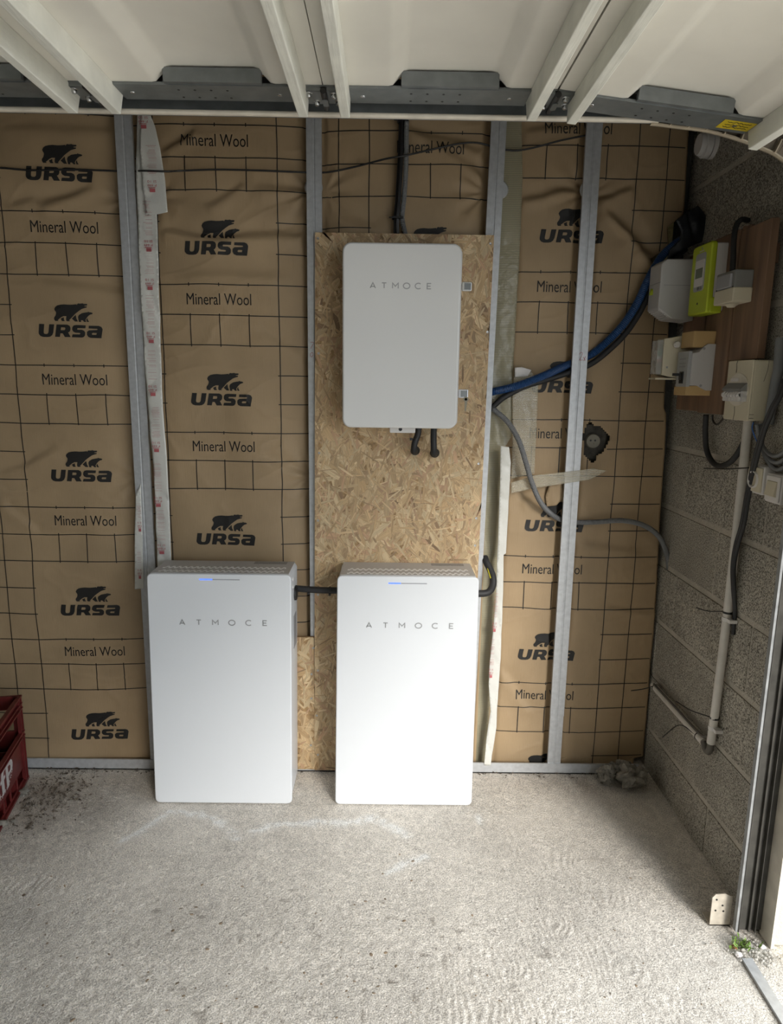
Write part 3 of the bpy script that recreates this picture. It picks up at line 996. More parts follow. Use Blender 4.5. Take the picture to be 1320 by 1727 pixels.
def battery(label, xb0, xb1, xt0, xt1, yf, yb, H, side_holes):
    cx = (xb0 + xb1) / 2
    root = thing('battery_cabinet', label, 'battery', (cx, (yf + yb) / 2, 0), 'white wall-side battery cabinets')

    def lean(v):       # the cabinet narrows a touch to the top
        t = v.z / H
        a0 = xb0 + (xt0 - xb0) * t; a1 = xb1 + (xt1 - xb1) * t
        u = (v.x - xb0) / (xb1 - xb0)
        return Vector((a0 + (a1 - a0) * u, v.y, v.z))
    body = link('body', MB().prism(rrect(xb0 + .003, xb1 - .003, .004, H - .001, .020, 6), 'y', yf + .011, yb).xf(lean), 'white_paint', root, sm=True, bev=.004)
    front = link('front_panel', MB().prism(rrect(xb0, xb1, 0.0, H, .017, 6), 'y', yf, yf + .010).xf(lean), 'white_paint', root, sm=True, bev=.0035)
    link('panel_gap', MB().prism(rrect(xb0 + .004, xb1 - .004, .006, H - .004, .017, 6), 'y', yf + .009, yf + .012).xf(lean), 'label_grey', root)
    # LED bar
    lz = P((370 if cx < -.3 else 687), (977.5 if cx < -.3 else 984), y=yf).z
    lx0 = P((336 if cx < -.3 else 655), 977, y=yf).x; lx1 = P((404 if cx < -.3 else 720), 977, y=yf).x
    lm = lx0 + (lx1 - lx0) * .32
    link('status_light_lit', MB().box(lx0, lm, yf - .0006, yf + .002, lz - .0022, lz + .0022), 'led_blue', front)
    link('status_light_bar', MB().box(lm, lx1, yf - .0006, yf + .002, lz - .0016, lz + .0016), 'led_off', front)
    tx = P((377 if cx < -.3 else 691.5), (1050 if cx < -.3 else 1055), y=yf)
    letters(front, 'ATMOCE', tx.x, tx.z, .0205, .0555, yf - .0007, 'letter_grey')
    link('top_shade_plate', MB().box(xt0 + .010, xt1 - .010, yf + .014, yb - .006, H - .002, H + .0003), 'shaded_top_grey', root)  # added thin plate; its grey paints the shade on the cabinet top
    # top ventilation: two bands of staggered slots
    for yc in (yf + .036, yf + .080):
        mb = MB(); n = 42
        a0, a1 = xt0 + .030, xt1 - .030
        p = (a1 - a0) / n
        for i in range(n):
            x = a0 + p * (i + .5)
            dy = .0072 if i % 2 else -.0072
            mb.box(x - p * .42, x + p * .42, yc + dy - .0058, yc + dy + .0058, H - .0012, H + .0009)
            mb.box(x + p * .30, x + p * .70, yc - .0045, yc + .0045, H - .0012, H + .0009)
        o = link('vent_slots', mb, 'vent_white', root); o['kind'] = 'stuff'
    link('type_label', MB().box(xt1 - .150, xt1 - .035, yb - .045, yb - .012, H - .001, H + .0008), 'label_top', root)
    # handle and gland recesses on the flank
    xs_ = xb1 - .003
    link('cable_gland', MB().lathe([(.0001, .0035), (.021, .0035), (.024, .002), (.025, -.004)], (P(500, 993, y=-.09).x if side_holes else xs_ - .008, (yf + yb) / 2 + .02, .745 if side_holes else .742), 'x', 24).xf(lambda v: v), 'black_plastic', root, sm=True)
    for dz in (.035, .062):
        link('side_button', MB().lathe([(.0001, .002), (.006, .002), (.008, -.003)], (xb1 + (xt1 - xb1) * .95 - .003, yf + .07, H - dz), 'x', 14), 'off_white_plastic', root)
    link('rating_plate', MB().prism(rrect((yf + yb) / 2 - .01, (yf + yb) / 2 + .055, .55, .67, .004, 3), 'x', xb1 + (xt1 - xb1) * .72 - .004, xb1 + (xt1 - xb1) * .72 - .0022), 'label_grey', root)
    return root


mat('label_top', (0.33, 0.32, 0.31), 0.6, var=(260, 0.35))
battery('white battery cabinet standing before bare paper, with a rating plate on its flank', -0.806, -0.322, -0.793, -0.314, -.211, -.034, .842, True)
battery('white battery cabinet standing before the strand board, black cable loop at its flank', -0.169, 0.316, -0.161, 0.311, -.211, -.030, .842, False)

# black cable joining the cabinets
yc = -.10
p0, p1 = Vector((-.326, yc + .02, P(505, 995, y=yc).z)), Vector((-.158, yc, P(567, 996, y=yc).z))
rt = thing('black_cable', 'straight black cable bridging the two battery cabinets', 'cable', (-.24, yc, p0.z - .01))
link('sleeve', MB().tube(smooth([p0, p0.lerp(p1, .5) + Vector((0, 0, -.002)), p1], 8), .0115, 14), 'black_rubber', rt, sm=True)
for t in (.33, .78):
    c = p0.lerp(p1, t)
    link('cable_tie', MB().tube([c + Vector((-.0025, 0, 0)), c + Vector((.0025, 0, 0))], .0128, 14).box(c.x - .004, c.x + .004, c.y - .012, c.y - .004, c.z - .017, c.z - .010), 'black_plastic', rt)
# black loop at the right cabinet
q = [Vector((.300, -.09, P(808, 1001, y=-.09).z)), P(820, 1000, y=-.08), P(830, 990, y=-.06), P(831, 974, y=-.04), P(826, 960, y=-.02), P(820, 948, y=-.004), P(817, 940, y=.015)]
rt = thing('black_cable', 'black taped cable loop curving out from behind the strand board into a battery cabinet', 'cable', (q[3].x, q[3].y, q[1].z - .02))
link('sleeve', MB().tube(smooth(q, 10), .0125, 14), 'black_rubber', rt, sm=True)
q2 = [P(819, 945, y=-.006), P(823, 962, y=-.03), P(827, 975, y=-.055)]
link('loose_wire', MB().tube(smooth(q2, 8), .0022, 8), 'yellow_wire', rt, sm=True)
q2 = [P(822, 943, y=-.004), P(829, 960, y=-.03), P(832, 975, y=-.05)]
link('loose_wire', MB().tube(smooth(q2, 8), .0022, 8), 'black_plastic', rt, sm=True)

# ================================================================== WALL BOX
BX0, BX1, BZ0, BZ1, BYF = -0.148, 0.227, 1.328, 1.904, -.150
rt = thing('wall_box', 'glossy white wall box with silver latches hung on the strand board', 'electric box', (.04, -.08, BZ0))
link('body', MB().prism(rrect(BX0 + .006, BX1 + .004, BZ0 + .004, BZ1 - .004, .022, 6), 'y', BYF + .026, -.0165), 'off_white_plastic', rt, sm=True, bev=.003)
dr = link('door', MB().prism(rrect(BX0, BX1, BZ0, BZ1, .028, 8), 'y', BYF, BYF + .024), 'white_gloss', rt, sm=True, bev=.006)
tx = P(676, 482, y=BYF)
letters(dr, 'ATMOCE', tx.x, tx.z, .0195, .0355, BYF - .0006, 'letter_grey')
link('bottom_flange', MB().prism(rrect(P(657, 722, y=-.1).x, P(700, 722, y=-.1).x, BZ0 - .018, BZ0 + .02, .004, 3), 'y', -.115, -.09), 'off_white_plastic', rt, bev=.002)
c = P(675, 724, y=-.117)
link('flange_hole', MB().lathe([(.0001, 0), (.006, 0), (.006, .001)], (c.x, -.1158, c.z), 'y', 14), 'black_plastic', rt)
for py, key in ((484, False), (664, True)):
    z = P(786, py, y=-.10).z
    la = link('latch', MB().box(BX1 + .004, BX1 + .014, -.105, -.075, z - .008, z + .008).prism(rrect(BX1 + .006, BX1 + .038, z - .0145, z + .0145, .004, 3), 'y', -.112, -.102), 'chrome', rt, bev=.0015)
    link('latch_cap', MB().box(BX1 + .014, BX1 + .035, -.1135, -.112, z - .010, z + .010), 'galv_dark', la)
    if key:
        k = MB().lathe([(.0045, -.001), (.0085, -.001), (.0085, .001), (.0045, .001), (.0045, -.001)], (BX1 + .031, -.113, z - .018), 'y', 16)
        k.prism([(BX1 + .027, z - .024), (BX1 + .036, z - .024), (BX1 + .032, z - .056), (BX1 + .028, z - .056)], 'y', -.116, -.112)
        link('key', k, 'key_brass', la)
# cables from the box into the board
for i, (top, hole, off, lab) in enumerate((((705, 730), hA, -.004, 'black cable bending into the drilled hole nearer the box flange'), ((731, 730), hB, .0, 'black cable bending into the drilled hole farther from the box flange'))):
    t = P(*top, y=-.075)
    pts = [Vector((t.x + .002, -.075, BZ0 + .03)), t, Vector((t.x * .45 + hole.x * .55 + off - .004, -.078, hole.z + .03)), Vector((hole.x - .006, -.066, hole.z + .006)), Vector((hole.x - .002, -.040, hole.z - .002)), Vector((hole.x, -.010, hole.z))]
    rt = thing('black_cable', lab, 'cable', (hole.x, -.05, hole.z - .01), 'black cables under the wall box')
    link('sleeve', MB().tube(smooth(pts, 10), .0108, 14), 'black_rubber', rt, sm=True)
    if i == 0:
        c = pts[2] + Vector((.003, 0, .014))
        link('cable_tie', MB().tube([c + Vector((0, 0, -.0025)), c + Vector((0, 0, .0025))], .0122, 14).box(c.x - .020, c.x - .010, c.y - .006, c.y + .004, c.z - .003, c.z + .005), 'black_plastic', rt)

# ================================================================== CABLES AND CONDUITS ON THE BACK WALL
# long thin cable threaded through the studs
path = []
for px, py, y in ((-60, 281, .004), (0, 283, .004), (50, 287, .004), (120, 286, .004), (185, 288, .012), (212, 289, .019), (228, 289, .012), (242, 288, -.034), (280, 289, -.036), (305, 288, -.004), (360, 286, .004), (420, 287, .004), (500, 290, .012), (528, 291, .019), (556, 290, .010), (600, 281, .0), (650, 268, -.026), (680, 263, -.034), (720, 254, -.010), (770, 243, .004), (805, 241, .010), (840, 250, .019), (868, 254, .022), (900, 249, .018), (945, 237, .014), (985, 229, .019), (1006, 226, .020)):
    path.append(P(px, py, y=y))
tag(link('thin_cable', MB().tube(smooth(path, 6), .0031, 8), 'black_plastic', sm=True), 'thin black cable running level across the printed paper through the studs', 'cable')
# vertical bundle above the wall box
rt = thing('cable_bundle', 'grey ribbed conduit and black cables tied together above the strand board', 'cable bundle', (.02, -.02, 1.95))
link('grey_conduit', MB().corr(smooth([P(685, 176, y=-.018), P(685, 235, y=-.018), P(684, 290, y=-.016), P(681, 335, y=-.014), P(678, 365, y=-.012), P(681, 385, y=-.002), P(687, 410, y=.0082)], 12), .0085), 'grey_conduit', rt, sm=True)
for dx, y, r in ((-5, -.014, .0045), (-10, -.010, .0048), (-7, -.020, .004)):
    link('black_wire', MB().tube(smooth([P(684 + dx * .8, 176, y=y), P(683 + dx, 260, y=y), P(679 + dx, 330, y=y), P(676 + dx, 370, y=y), P(676 + dx, 412, y=.006)], 8), r, 8), 'black_plastic', rt, sm=True)
for py, cx in ((204, 680), (368, 671)):
    c = P(cx, py, y=-.014)
    link('cable_tie', MB().prism(rrect(c.x - .020, c.x + .017, c.z - .003, c.z + .003, .0025, 3), 'y', -.030, .0).box(c.x - .03, c.x - .016, -.024, -.020, c.z - .001, c.z + .002), 'black_plastic', rt)
# blue conduit, black feeder and grey conduit leaving behind the board edge
bl = [P(812, 664, y=.028), P(834, 660, y=.028), P(870, 651, y=.002), P(915, 634, y=.002), P(950, 618, y=.035), P(978, 606, y=.038), P(1004, 592, y=.036), P(1045, 553, y=.006), P(1072, 513, y=.006), P(1092, 470, y=.006), P(1112, 436, y=.006), P(1132, 416, y=.010), P(1150, 404, y=.018), P(1168, 396, y=.024)]
tag(link('corrugated_conduit', MB().corr(smooth([p + Vector((0, 0 if k < 2 else -.008, 0)) for k, p in enumerate(bl)], 12), .0140, .0056), 'blue_conduit', sm=True), 'blue ribbed conduit sweeping up behind the bare stud to the meter board', 'conduit')
bk = [P(808, 704, y=.024), P(831, 686, y=.024), P(850, 670, y=.022), P(885, 652, y=.022), P(930, 638, y=.022), P(978, 622, y=.024), P(1008, 606, y=.020), P(1050, 568, y=.010), P(1078, 528, y=.006), P(1098, 488, y=.004), P(1118, 456, y=.004), P(1136, 436, y=.010), P(1156, 420, y=.018)]
tag(link('feeder_cable', MB().tube(smooth(bk, 12), .0098, 12), 'black_rubber', sm=True), 'thick smooth black cable following just under the blue conduit', 'cable')
gr = [P(810, 668, y=.024), P(832, 690, y=.024), P(856, 712, y=.004), P(874, 742, y=-.010), P(886, 778, y=-.022), P(896, 812, y=-.024), P(910, 845, y=-.010), P(928, 866, y=.020), P(950, 878, y=.025), P(978, 881, y=.022), P(1010, 880, y=.008), P(1050, 878, y=.006), P(1085, 886, y=.006), P(1110, 904, y=.006), P(1122, 928, y=.010), P(1127, 950, y=.016), P(1127, 985, y=.020)]
tag(link('corrugated_conduit', MB().corr(smooth(gr, 12), .0098, .0046), 'grey_conduit', sm=True), 'grey ribbed conduit drooping in an S across the paper to the block wall corner', 'conduit')


# ================================================================== FILMS, STRIPS AND TAPES
def film(name, poly, y, m, label, cat, amp=.003, seed=0, parent=None, solid=.0006, mx=.012, yfun=None, freq=(14, 9)):
    pts = [P(px, py, y=y) for px, py in poly]
    v2, t2 = fill2d([[(p.x, p.z) for p in pts]])
    v, t = refine(v2, t2, mx)
    X = np.array([p[0] for p in v]); Z = np.array([p[1] for p in v])
    Y = y + amp * (fbm(X * freq[0], Z * freq[1], 3, seed) + 0.8 * np.clip(1 - 5 * np.abs(vn(X * 22 + Z * 7, Z * 8, seed + 3)), 0, 1))
    if yfun is not None:
        Y = Y + yfun(X, Z)
    mb = MB(); mb.v = [(float(a), float(b), float(c)) for a, b, c in zip(X, Y, Z)]; mb.f = t
    o = link(name, mb, m, parent, sm='all', recalc=False, solid=solid)
    if parent is None and label:
        tag(o, label, cat)
    surf = lambda x, z: y + amp * (fbm(np.array([x * freq[0]]), np.array([z * freq[1]]), 3, seed) + 0.8 * np.clip(1 - 5 * np.abs(vn(np.array([x * 22 + z * 7]), np.array([z * 8]), seed + 3)), 0, 1))[0]
    return o


def red_print(parent, cx, cz, y, h, w, seed, only=None):
    """upside-down red block: code, square and rows of tiny print"""
    R = random.Random(seed); mb = MB()
    for word, dz in (('SI 10', .0), ('P 449', -.0115)):
        v, t = text2d(word, .0125)
        ww = max(p[0] for p in v)
        s = w * .72 / ww
        mb.add([(cx + ww * s / 2 - p[0] * s, y, cz + dz - p[1] * .85) for p in v], [tuple(reversed(q)) for q in t])
    mb.box(cx - w * .20, cx + w * .22, y - .0002, y, cz - .036, cz - .025)
    mb.box(cx - w * .30, cx + w * .25, y - .0002, y, cz - .023, cz - .021)
    z = cz + .012
    while z < cz + h:
        a = R.uniform(.1, .45); z += R.choice((.004, .004, .009))
        mb.box(cx - w * .44 + w * a * .7, cx + w * .44 - w * .1 * R.random(), y - .0002, y, z, z + R.choice((.0003, .0006, .0008)))
    link('red_print', mb, 'red_ink', parent, recalc=False)['kind'] = 'stuff'


# strip beside the first stud
YS = -.013
strip = film('plastic_strip', [(232, 190), (247, 188), (252, 250), (262, 340), (266, 400), (268, 500), (271, 610), (275, 690), (281, 775), (286, 870), (289, 945), (291, 985), (268, 985), (265, 945), (259, 800), (250, 700), (243, 610), (238, 500), (233, 400), (230, 330), (229, 250)],
             YS, 'white_film', 'long white plastic strip with red printing hanging beside a stud', 'plastic strip', amp=.006, seed=4)
for k, (px, py) in enumerate(((250, 405), (252, 470), (254, 560), (257, 650), (263, 745), (266, 838), (272, 918))):
    c = P(px, py, y=YS - .0085)
    red_print(strip, c.x, c.z, c.y, .115, .040, k)
flap = film('plastic_flap', [(238, 186), (250, 185), (262, 215), (270, 249), (277, 300), (283, 358), (268, 361), (245, 363), (242, 330), (240, 300), (236, 250)],
            YS - .010, 'white_film', 'torn white plastic flap with red codes hanging over the strip at the ceiling rail', 'plastic flap', amp=.005, seed=8)
for k, (px, py) in enumerate(((241, 196), (256, 304))):
    c = P(px, py, y=YS - .0185)
    red_print(flap, c.x, c.z, c.y, .10, .042, 30 + k)
low = film('plastic_strip', [(229, 835), (237, 815), (240, 900), (242, 993), (227, 994), (227, 900)], -.006, 'white_film', 'short white plastic strip end poking out beside the label-side battery cabinet', 'plastic strip', amp=.003, seed=12)
for py in (880, 960):
    c = P(235, py, y=-.0105)
    red_print(low, c.x, c.z, c.y, .06, .02, py)
# yellowish membrane along the third stud
film('vapour_membrane', [(852, 198), (879, 200), (881, 300), (877, 420), (871, 520), (864, 640), (863, 735), (852, 752), (849, 800), (845, 900), (842, 960), (834, 1060), (828, 1150), (820, 1288), (800, 1288), (808, 1000), (818, 800), (828, 600), (838, 400)],
     .043, 'membrane', 'greenish translucent membrane strip filling the gap beside a stud', 'membrane', amp=.0035, seed=16, freq=(30, 5))
wst = film('plastic_strip', [(844, 752), (858, 754), (861, 781), (856, 878), (853, 933), (849, 936), (848, 1000), (847, 1030), (844, 1111), (838, 1197), (837, 1227), (827, 1291), (816, 1291), (821, 1240), (827, 1200), (824, 1154), (826, 1118), (836, 1015), (838, 947), (840, 901), (843, 808)],
           -.008, 'white_film', 'crumpled white plastic strip reaching the floor runner beside the cable loop', 'plastic strip', amp=.005, seed=20)
for px, py in ((834, 1050), (828, 1128)):
    c = P(px, py, y=-.016)
    red_print(wst, c.x, c.z, c.y, .11, .022, py)
film('clear_tape', [(867, 622), (893, 623), (908, 644), (901, 799), (876, 804), (862, 808), (864, 750), (864, 670)], .028, 'clear_tape', 'upright piece of clear woven tape stuck on the printed paper', 'tape', amp=.003, seed=22)
film('clear_tape', [(862, 814), (900, 802), (979, 793), (1000, 790), (1023, 794), (994, 809), (950, 816), (903, 823), (862, 832)], -.005, 'clear_tape', 'pointed strip of clear tape stretched across the bare stud', 'tape', amp=.003, seed=24)
film('paper_scrap', [(926, 820), (938, 808), (948, 812), (952, 838), (938, 852), (922, 855), (920, 838)], .020, 'paper', 'torn curl of brown paper under the stretched clear tape', 'paper scrap', amp=.006, seed=27)
film('paper_scrap', [(868, 620), (880, 619), (896, 624), (890, 634), (868, 636)], .022, 'white_ink', 'small pale paper scrap at the top of the upright clear tape', 'paper scrap', amp=.004, seed=29)

# old outlet in the torn opening
rt = thing('old_outlet', 'old round wall outlet in a dark torn opening of the paper', 'outlet', (hp.x, .055, hp.z - .05))
link('recess', MB().box(hp.x - .06, hp.x + .06, .058, .061, hp.z - .085, hp.z + .085), 'dark_hole', rt)
mat('outlet_grey', (0.20, 0.185, 0.15), 0.6); mat('dark_felt', (0.055, 0.05, 0.042), 0.9, var=(50, .4))
link('torn_lining', MB().prism([(hp.x - .045, hp.z - .055), (hp.x + .01, hp.z - .066), (hp.x + .042, hp.z - .035), (hp.x + .046, hp.z + .03), (hp.x + .02, hp.z + .062), (hp.x - .035, hp.z + .056)], 'y', .050, .0575), 'dark_felt', rt)
ol = link('outlet_body', MB().lathe([(.0001, -.010), (.018, -.010), (.0235, -.013), (.0255, -.010), (.0255, .010)], (hp.x - .004, .046, hp.z + .001), 'y', 28), 'outlet_grey', rt, sm=True)
for dx in (-.009, .007):
    link('pin_hole', MB().lathe([(.0001, -.0008), (.0035, -.0008), (.0035, .001)], (hp.x - .004 + dx, .036, hp.z + .003), 'y', 12), 'black_plastic', ol)
link('earth_pin', MB().cyl((hp.x + .001, .037, hp.z - .008), (hp.x + .001, .028, hp.z - .008), .002, 8), 'key_brass', ol)

# dark film and bundle in the upper corner
film('black_film', [(1176, 215), (1215, 215), (1222, 300), (1215, 395), (1172, 400), (1150, 392), (1138, 372), (1172, 346)], .082, 'dark_film', 'crumpled black film filling the corner above the meter board', 'plastic film', amp=.03, seed=31)
film('black_cloth', [(1138, 372), (1160, 357), (1176, 347), (1188, 362), (1204, 386), (1212, 396), (1190, 405), (1165, 415), (1145, 426), (1126, 440), (1133, 418), (1146, 404), (1148, 390)], -.034, 'dark_film', 'black crumpled cloth where the blue conduit disappears above the service box', 'cloth', amp=.012, seed=37, solid=.002)

# ================================================================== METER BOARD ON THE BLOCK WALL
XB = 0.985
rt = thing('meter_board', 'brown tongue and groove plank board on the block wall carrying the meters', 'board', (1.005, -.28, 1.39))
ztop = lambda y: 1.905
for y0, y1, z0, z1 in ((-.045, -.204, 1.398, 1.895), (-.208, -.368, 1.394, 1.912), (-.376, -.530, 1.550, 1.906)):
    link('plank', MB().box(XB, XB + .022, y1, y0, z0, z1), 'plank_wood', rt, bev=.002)
link('plank_tongue', MB().box(XB + .006, XB + .015, -.3745, -.371, 1.560, 1.906), 'plank_wood', rt)
link('back_batten', MB().box(XB + .022, XW, -.40, -.06, 1.45, 1.50), 'plank_wood', rt)
link('back_batten', MB().box(XB + .022, XW, -.50, -.06, 1.80, 1.85), 'plank_wood', rt)
# groove notch of the end plank
link('groove_lip', MB().box(XB + .001, XB + .007, -.392, -.380, 1.905, 1.916).box(XB + .001, XB + .007, -.425, -.405, 1.905, 1.912), 'plank_wood', rt)

# white service fuse box
rt = thing('service_box', 'plain off-white service box with louvred underside beside the lime meter', 'electric box', (.925, -.07, 1.68))
fx, yn, yf_ = .868, -.118, -.022
body = [(fx, 1.722), (fx, 1.862), (.885, 1.874), (XB, 1.876), (XB, 1.684), (.915, 1.690)]
link('body', MB().prism([(p[0], p[1]) for p in body], 'y', yn, yf_), 'light_grey_plastic', rt, bev=.004)
for k in range(6):
    t = (k + .8) / 7
    c = Vector((fx + (.915 - fx) * t, 0, 1.722 + (1.690 - 1.722) * t))
    link('louvre', MB().box(c.x - .0022, c.x + .0022, yn + .008, yf_ - .008, c.z - .0035, c.z + .001), 'off_white_plastic', rt)
link('seam', MB().box(fx + .012, XB, yn - .0006, yn + .002, 1.793, 1.7945).box(fx - .0006, fx + .002, yn, yf_, 1.802, 1.8035), 'label_grey', rt)
link('seal_tag', MB().lathe([(.0001, -.003), (.006, -.003), (.006, .003)], (fx - .003, -.055, 1.784), 'x', 10).box(fx - .008, fx, -.062, -.050, 1.770, 1.781), 'lime', rt)

# lime smart meter
rt = thing('electricity_meter', 'lime green electricity meter with a grey display window', 'meter', (.955, -.25, 1.68))
fx, yn, yf_, z0, z1 = .935, -.312, -.187, 1.690, 1.893
link('back_case', MB().prism(rrect(yn + .002, yf_ - .002, z0 + .006, z1 - .004, .006, 3), 'x', fx + .016, XB), 'off_white_plastic', rt, bev=.002)
cv = link('front_cover', MB().prism(rrect(yn, yf_, z0, z1, .010, 4), 'x', fx, fx + .018), 'lime', rt, sm=True, bev=.004)
link('lower_cover', MB().box(fx + .010, XB - .004, yn - .001, yf_, z0, z0 + .045), 'lime', rt, bev=.004)
mat('grey_window', (0.36, 0.37, 0.37), 0.35)
wn = link('display_window', MB().prism(rrect(yn + .030, yf_ - .028, 1.758, 1.868, .010, 4), 'x', fx - .0015, fx + .002), 'grey_window', rt)
link('display_bezel', MB().prism(rrect(yn + .034, yf_ - .034, 1.772, 1.848, .003, 3), 'x', fx - .003, fx - .001), 'off_white_plastic', wn)
link('lcd', MB().box(fx - .0038, fx - .002, yn + .040, yf_ - .040, 1.796, 1.824), 'lcd', wn)
for dy in (.045, .063):
    link('push_button', MB().lathe([(.0001, -.003), (.0045, -.003), (.0045, .001)], (fx - .001, yn + dy, 1.765), 'x', 10), 'grey_plastic', wn)
link('sealing_screw', MB().lathe([(.0001, -.001), (.003, -.001), (.003, .001)], (fx, yn + .062, 1.882), 'x', 10), 'label_grey', cv)
link('sealing_screw', MB().lathe([(.0001, -.001), (.0035, -.001), (.0035, .001)], (fx, yn + .062, 1.722), 'x', 10), 'black_plastic', cv)
link('maker_mark', MB().box(fx - .0004, fx + .001, yn + .048, yn + .078, 1.8725, 1.8755), 'cream_plastic', cv)

# grey weatherproof switch
rt = thing('surface_switch', 'small grey weatherproof switch with cream base beside the lime meter', 'switch', (.955, -.40, 1.70))
link('base', MB().prism(rrect(-.472, -.362, 1.703, 1.742, .004, 3), 'x', .932, XB), 'cream_plastic', rt, bev=.003)
link('gland', MB().lathe([(.010, -.006), (.013, -.002), (.017, 0), (.020, .002)], (.957, -.417, 1.700), 'z', 20), 'cream_plastic', rt, sm=True)
fr = link('frame', MB().prism(rrect(-.470, -.364, 1.738, 1.788, .004, 3), 'x', .934, XB), 'grey_plastic', rt, bev=.003)
link('rocker', MB().prism(rrect(-.456, -.378, 1.744, 1.780, .003, 3), 'x', .928, .936), 'label_grey', rt, bev=.002)
for dy in (-.463, -.371):
    link('screw', MB().lathe([(.0001, -.001), (.003, -.001), (.003, .001)], (.934, dy, 1.7425), 'x', 10), 'black_plastic', rt)
link('supply_lead', MB().tube(smooth([Vector((.952, -.415, 1.786)), Vector((.955, -.405, 1.83)), Vector((.964, -.38, 1.88)), Vector((.970, -.372, 1.918)), Vector((.988, -.362, 1.938)), Vector((1.016, -.345, 1.940))], 8), .0075, 10), 'black_rubber', rt, sm=True)

# cream isolator with clear window (farther) and main breaker on golden base (nearer)
rt = thing('isolator', 'cream isolator box with clear front window and a green and red label', 'electric box', (.91, -.16, 1.49))
link('body', MB().prism([(.868, 1.510), (.868, 1.622), (.935, 1.634), (XB, 1.634), (XB, 1.500), (.93, 1.497)], 'y', -.192, -.135), 'cream_plastic', rt, bev=.002)
link('clear_window', MB().box(.850, .868, -.188, -.140, 1.512, 1.618), 'clear_plastic', rt, bev=.002)
link('drip_lip', MB().box(.848, .935, -.194, -.138, 1.496, 1.501), 'cream_plastic', rt)
link('handle_block', MB().box(.853, .866, -.182, -.148, 1.556, 1.588), 'off_white_plastic', rt, bev=.002)
link('green_tab', MB().box(.8525, .866, -.186, -.1825, 1.568, 1.588), 'green_part', rt)
link('red_tab', MB().box(.8525, .866, -.186, -.1825, 1.552, 1.558), 'red_part', rt)
link('round_knob', MB().lathe([(.0001, -.006), (.009, -.006), (.010, -.003), (.010, .003), (.004, .004), (.004, .012)], (.905, -.200, 1.604), 'y', 18), 'off_white_plastic', rt, sm=True)
link('mark', MB().box(.880, .886, -.1926, -.1918, 1.531, 1.537), 'label_grey', rt)
rt = thing('main_breaker', 'main breaker with grey cover on a golden base and a black lever', 'breaker', (.945, -.245, 1.445))
sil = [(.912, 1.446), (.912, 1.640), (XB, 1.640), (XB, 1.446)]
link('base_block', MB().prism([(.908, 1.448), (.908, 1.476), (.945, 1.478), (XB, 1.50), (XB, 1.448)], 'y', -.286, -.200), 'golden_plastic', rt, bev=.002)
link('base_block', MB().prism([(.918, 1.592), (.918, 1.640), (XB, 1.640), (XB, 1.59)], 'y', -.286, -.200), 'golden_plastic', rt, bev=.002)
link('grey_cover', MB().prism([(.918, 1.478), (.918, 1.574), (.936, 1.578), (.952, 1.596), (.962, 1.602), (XB, 1.602), (XB, 1.464), (.968, 1.464), (.955, 1.470), (.940, 1.478)], 'y', -.292, -.205), 'light_grey_plastic', rt, bev=.0015)
link('front_strip', MB().box(.908, .918, -.286, -.210, 1.474, 1.580), 'grey_window', rt)
lv = link('lever_slot', MB().box(.906, .909, -.262, -.235, 1.484, 1.520), 'black_plastic', rt)
link('lever', MB().box(.882, .908, -.255, -.240, 1.507, 1.515).box(.902, .910, -.255, -.240, 1.495, 1.515), 'black_plastic', rt, bev=.001)
for z in (1.556, 1.543, 1.533):
    link('printed_line', MB().box(.9074, .909, -.270, -.225, z, z + .004), 'label_grey', rt)
for x, z in ((.950, 1.588), (.950, 1.478)):
    link('cover_clip', MB().lathe([(.003, -.0008), (.004, -.0008), (.004, .0005)], (x, -.2925, z), 'y', 12), 'label_grey', rt)

# consumer unit
rt = thing('consumer_unit', 'cracked cream consumer unit with a row of breakers on the block wall', 'electric box', (.997, -.49, 1.385))
fx, yn, yf_ = .964, -.556, -.424
link('case', MB().prism(rrect(yn, yf_, 1.386, 1.546, .004, 3), 'x', fx + .004, XW), 'cream_plastic', rt, bev=.003)
cv = link('cover', MB().prism(rrect(yn - .001, yf_ + .001, 1.385, 1.547, .004, 3), 'x', fx, fx + .005), 'cream_plastic', rt, bev=.002)
link('recess', MB().prism(circ(-.490, 1.468, .056, 28, .044), 'x', fx - .0015, fx + .001), 'ivory', cv)
tr = link('breaker_row', MB().box(fx - .014, fx, -.542, -.438, 1.436, 1.464), 'light_grey_plastic', rt, bev=.001)
link('smoked_flap', MB().prism([(fx - .018, 1.470), (fx - .002, 1.486), (fx, 1.486), (fx, 1.464), (fx - .016, 1.464)], 'y', -.540, -.436), 'grey_plastic', rt)
for k in range(6):
    y = -.447 - k * .0165
    link('toggle', MB().lathe([(.0045, -.004), (.008, -.004), (.008, .004), (.0045, .004), (.0045, -.004)], (fx - .014, y, 1.454), 'y', 16), 'off_white_plastic', tr)
    link('breaker_body', MB().box(fx - .016, fx - .010, y - .007, y + .007, 1.438, 1.447), 'off_white_plastic', tr)
link('crack', MB().tube([Vector((fx - .0003, -.474, 1.546)), Vector((fx - .0003, -.470, 1.538)), Vector((fx - .0003, -.473, 1.524)), Vector((fx - .0003, -.472, 1.514))], .0009, 5)
     .tube([Vector((fx - .0003, -.482, 1.422)), Vector((fx - .0003, -.486, 1.405)), Vector((fx - .0003, -.482, 1.386))], .0008, 5), 'moss_pipe', cv)
link('crack', MB().tube([Vector((1.005, yn - .0003, 1.545)), Vector((1.004, yn - .0003, 1.52)), Vector((.997, yn - .0003, 1.49))], .0006, 5), 'moss_pipe', cv)
link('window_label', MB().box(fx - .0022, fx, -.492, -.450, 1.490, 1.499), 'white_ink', cv)
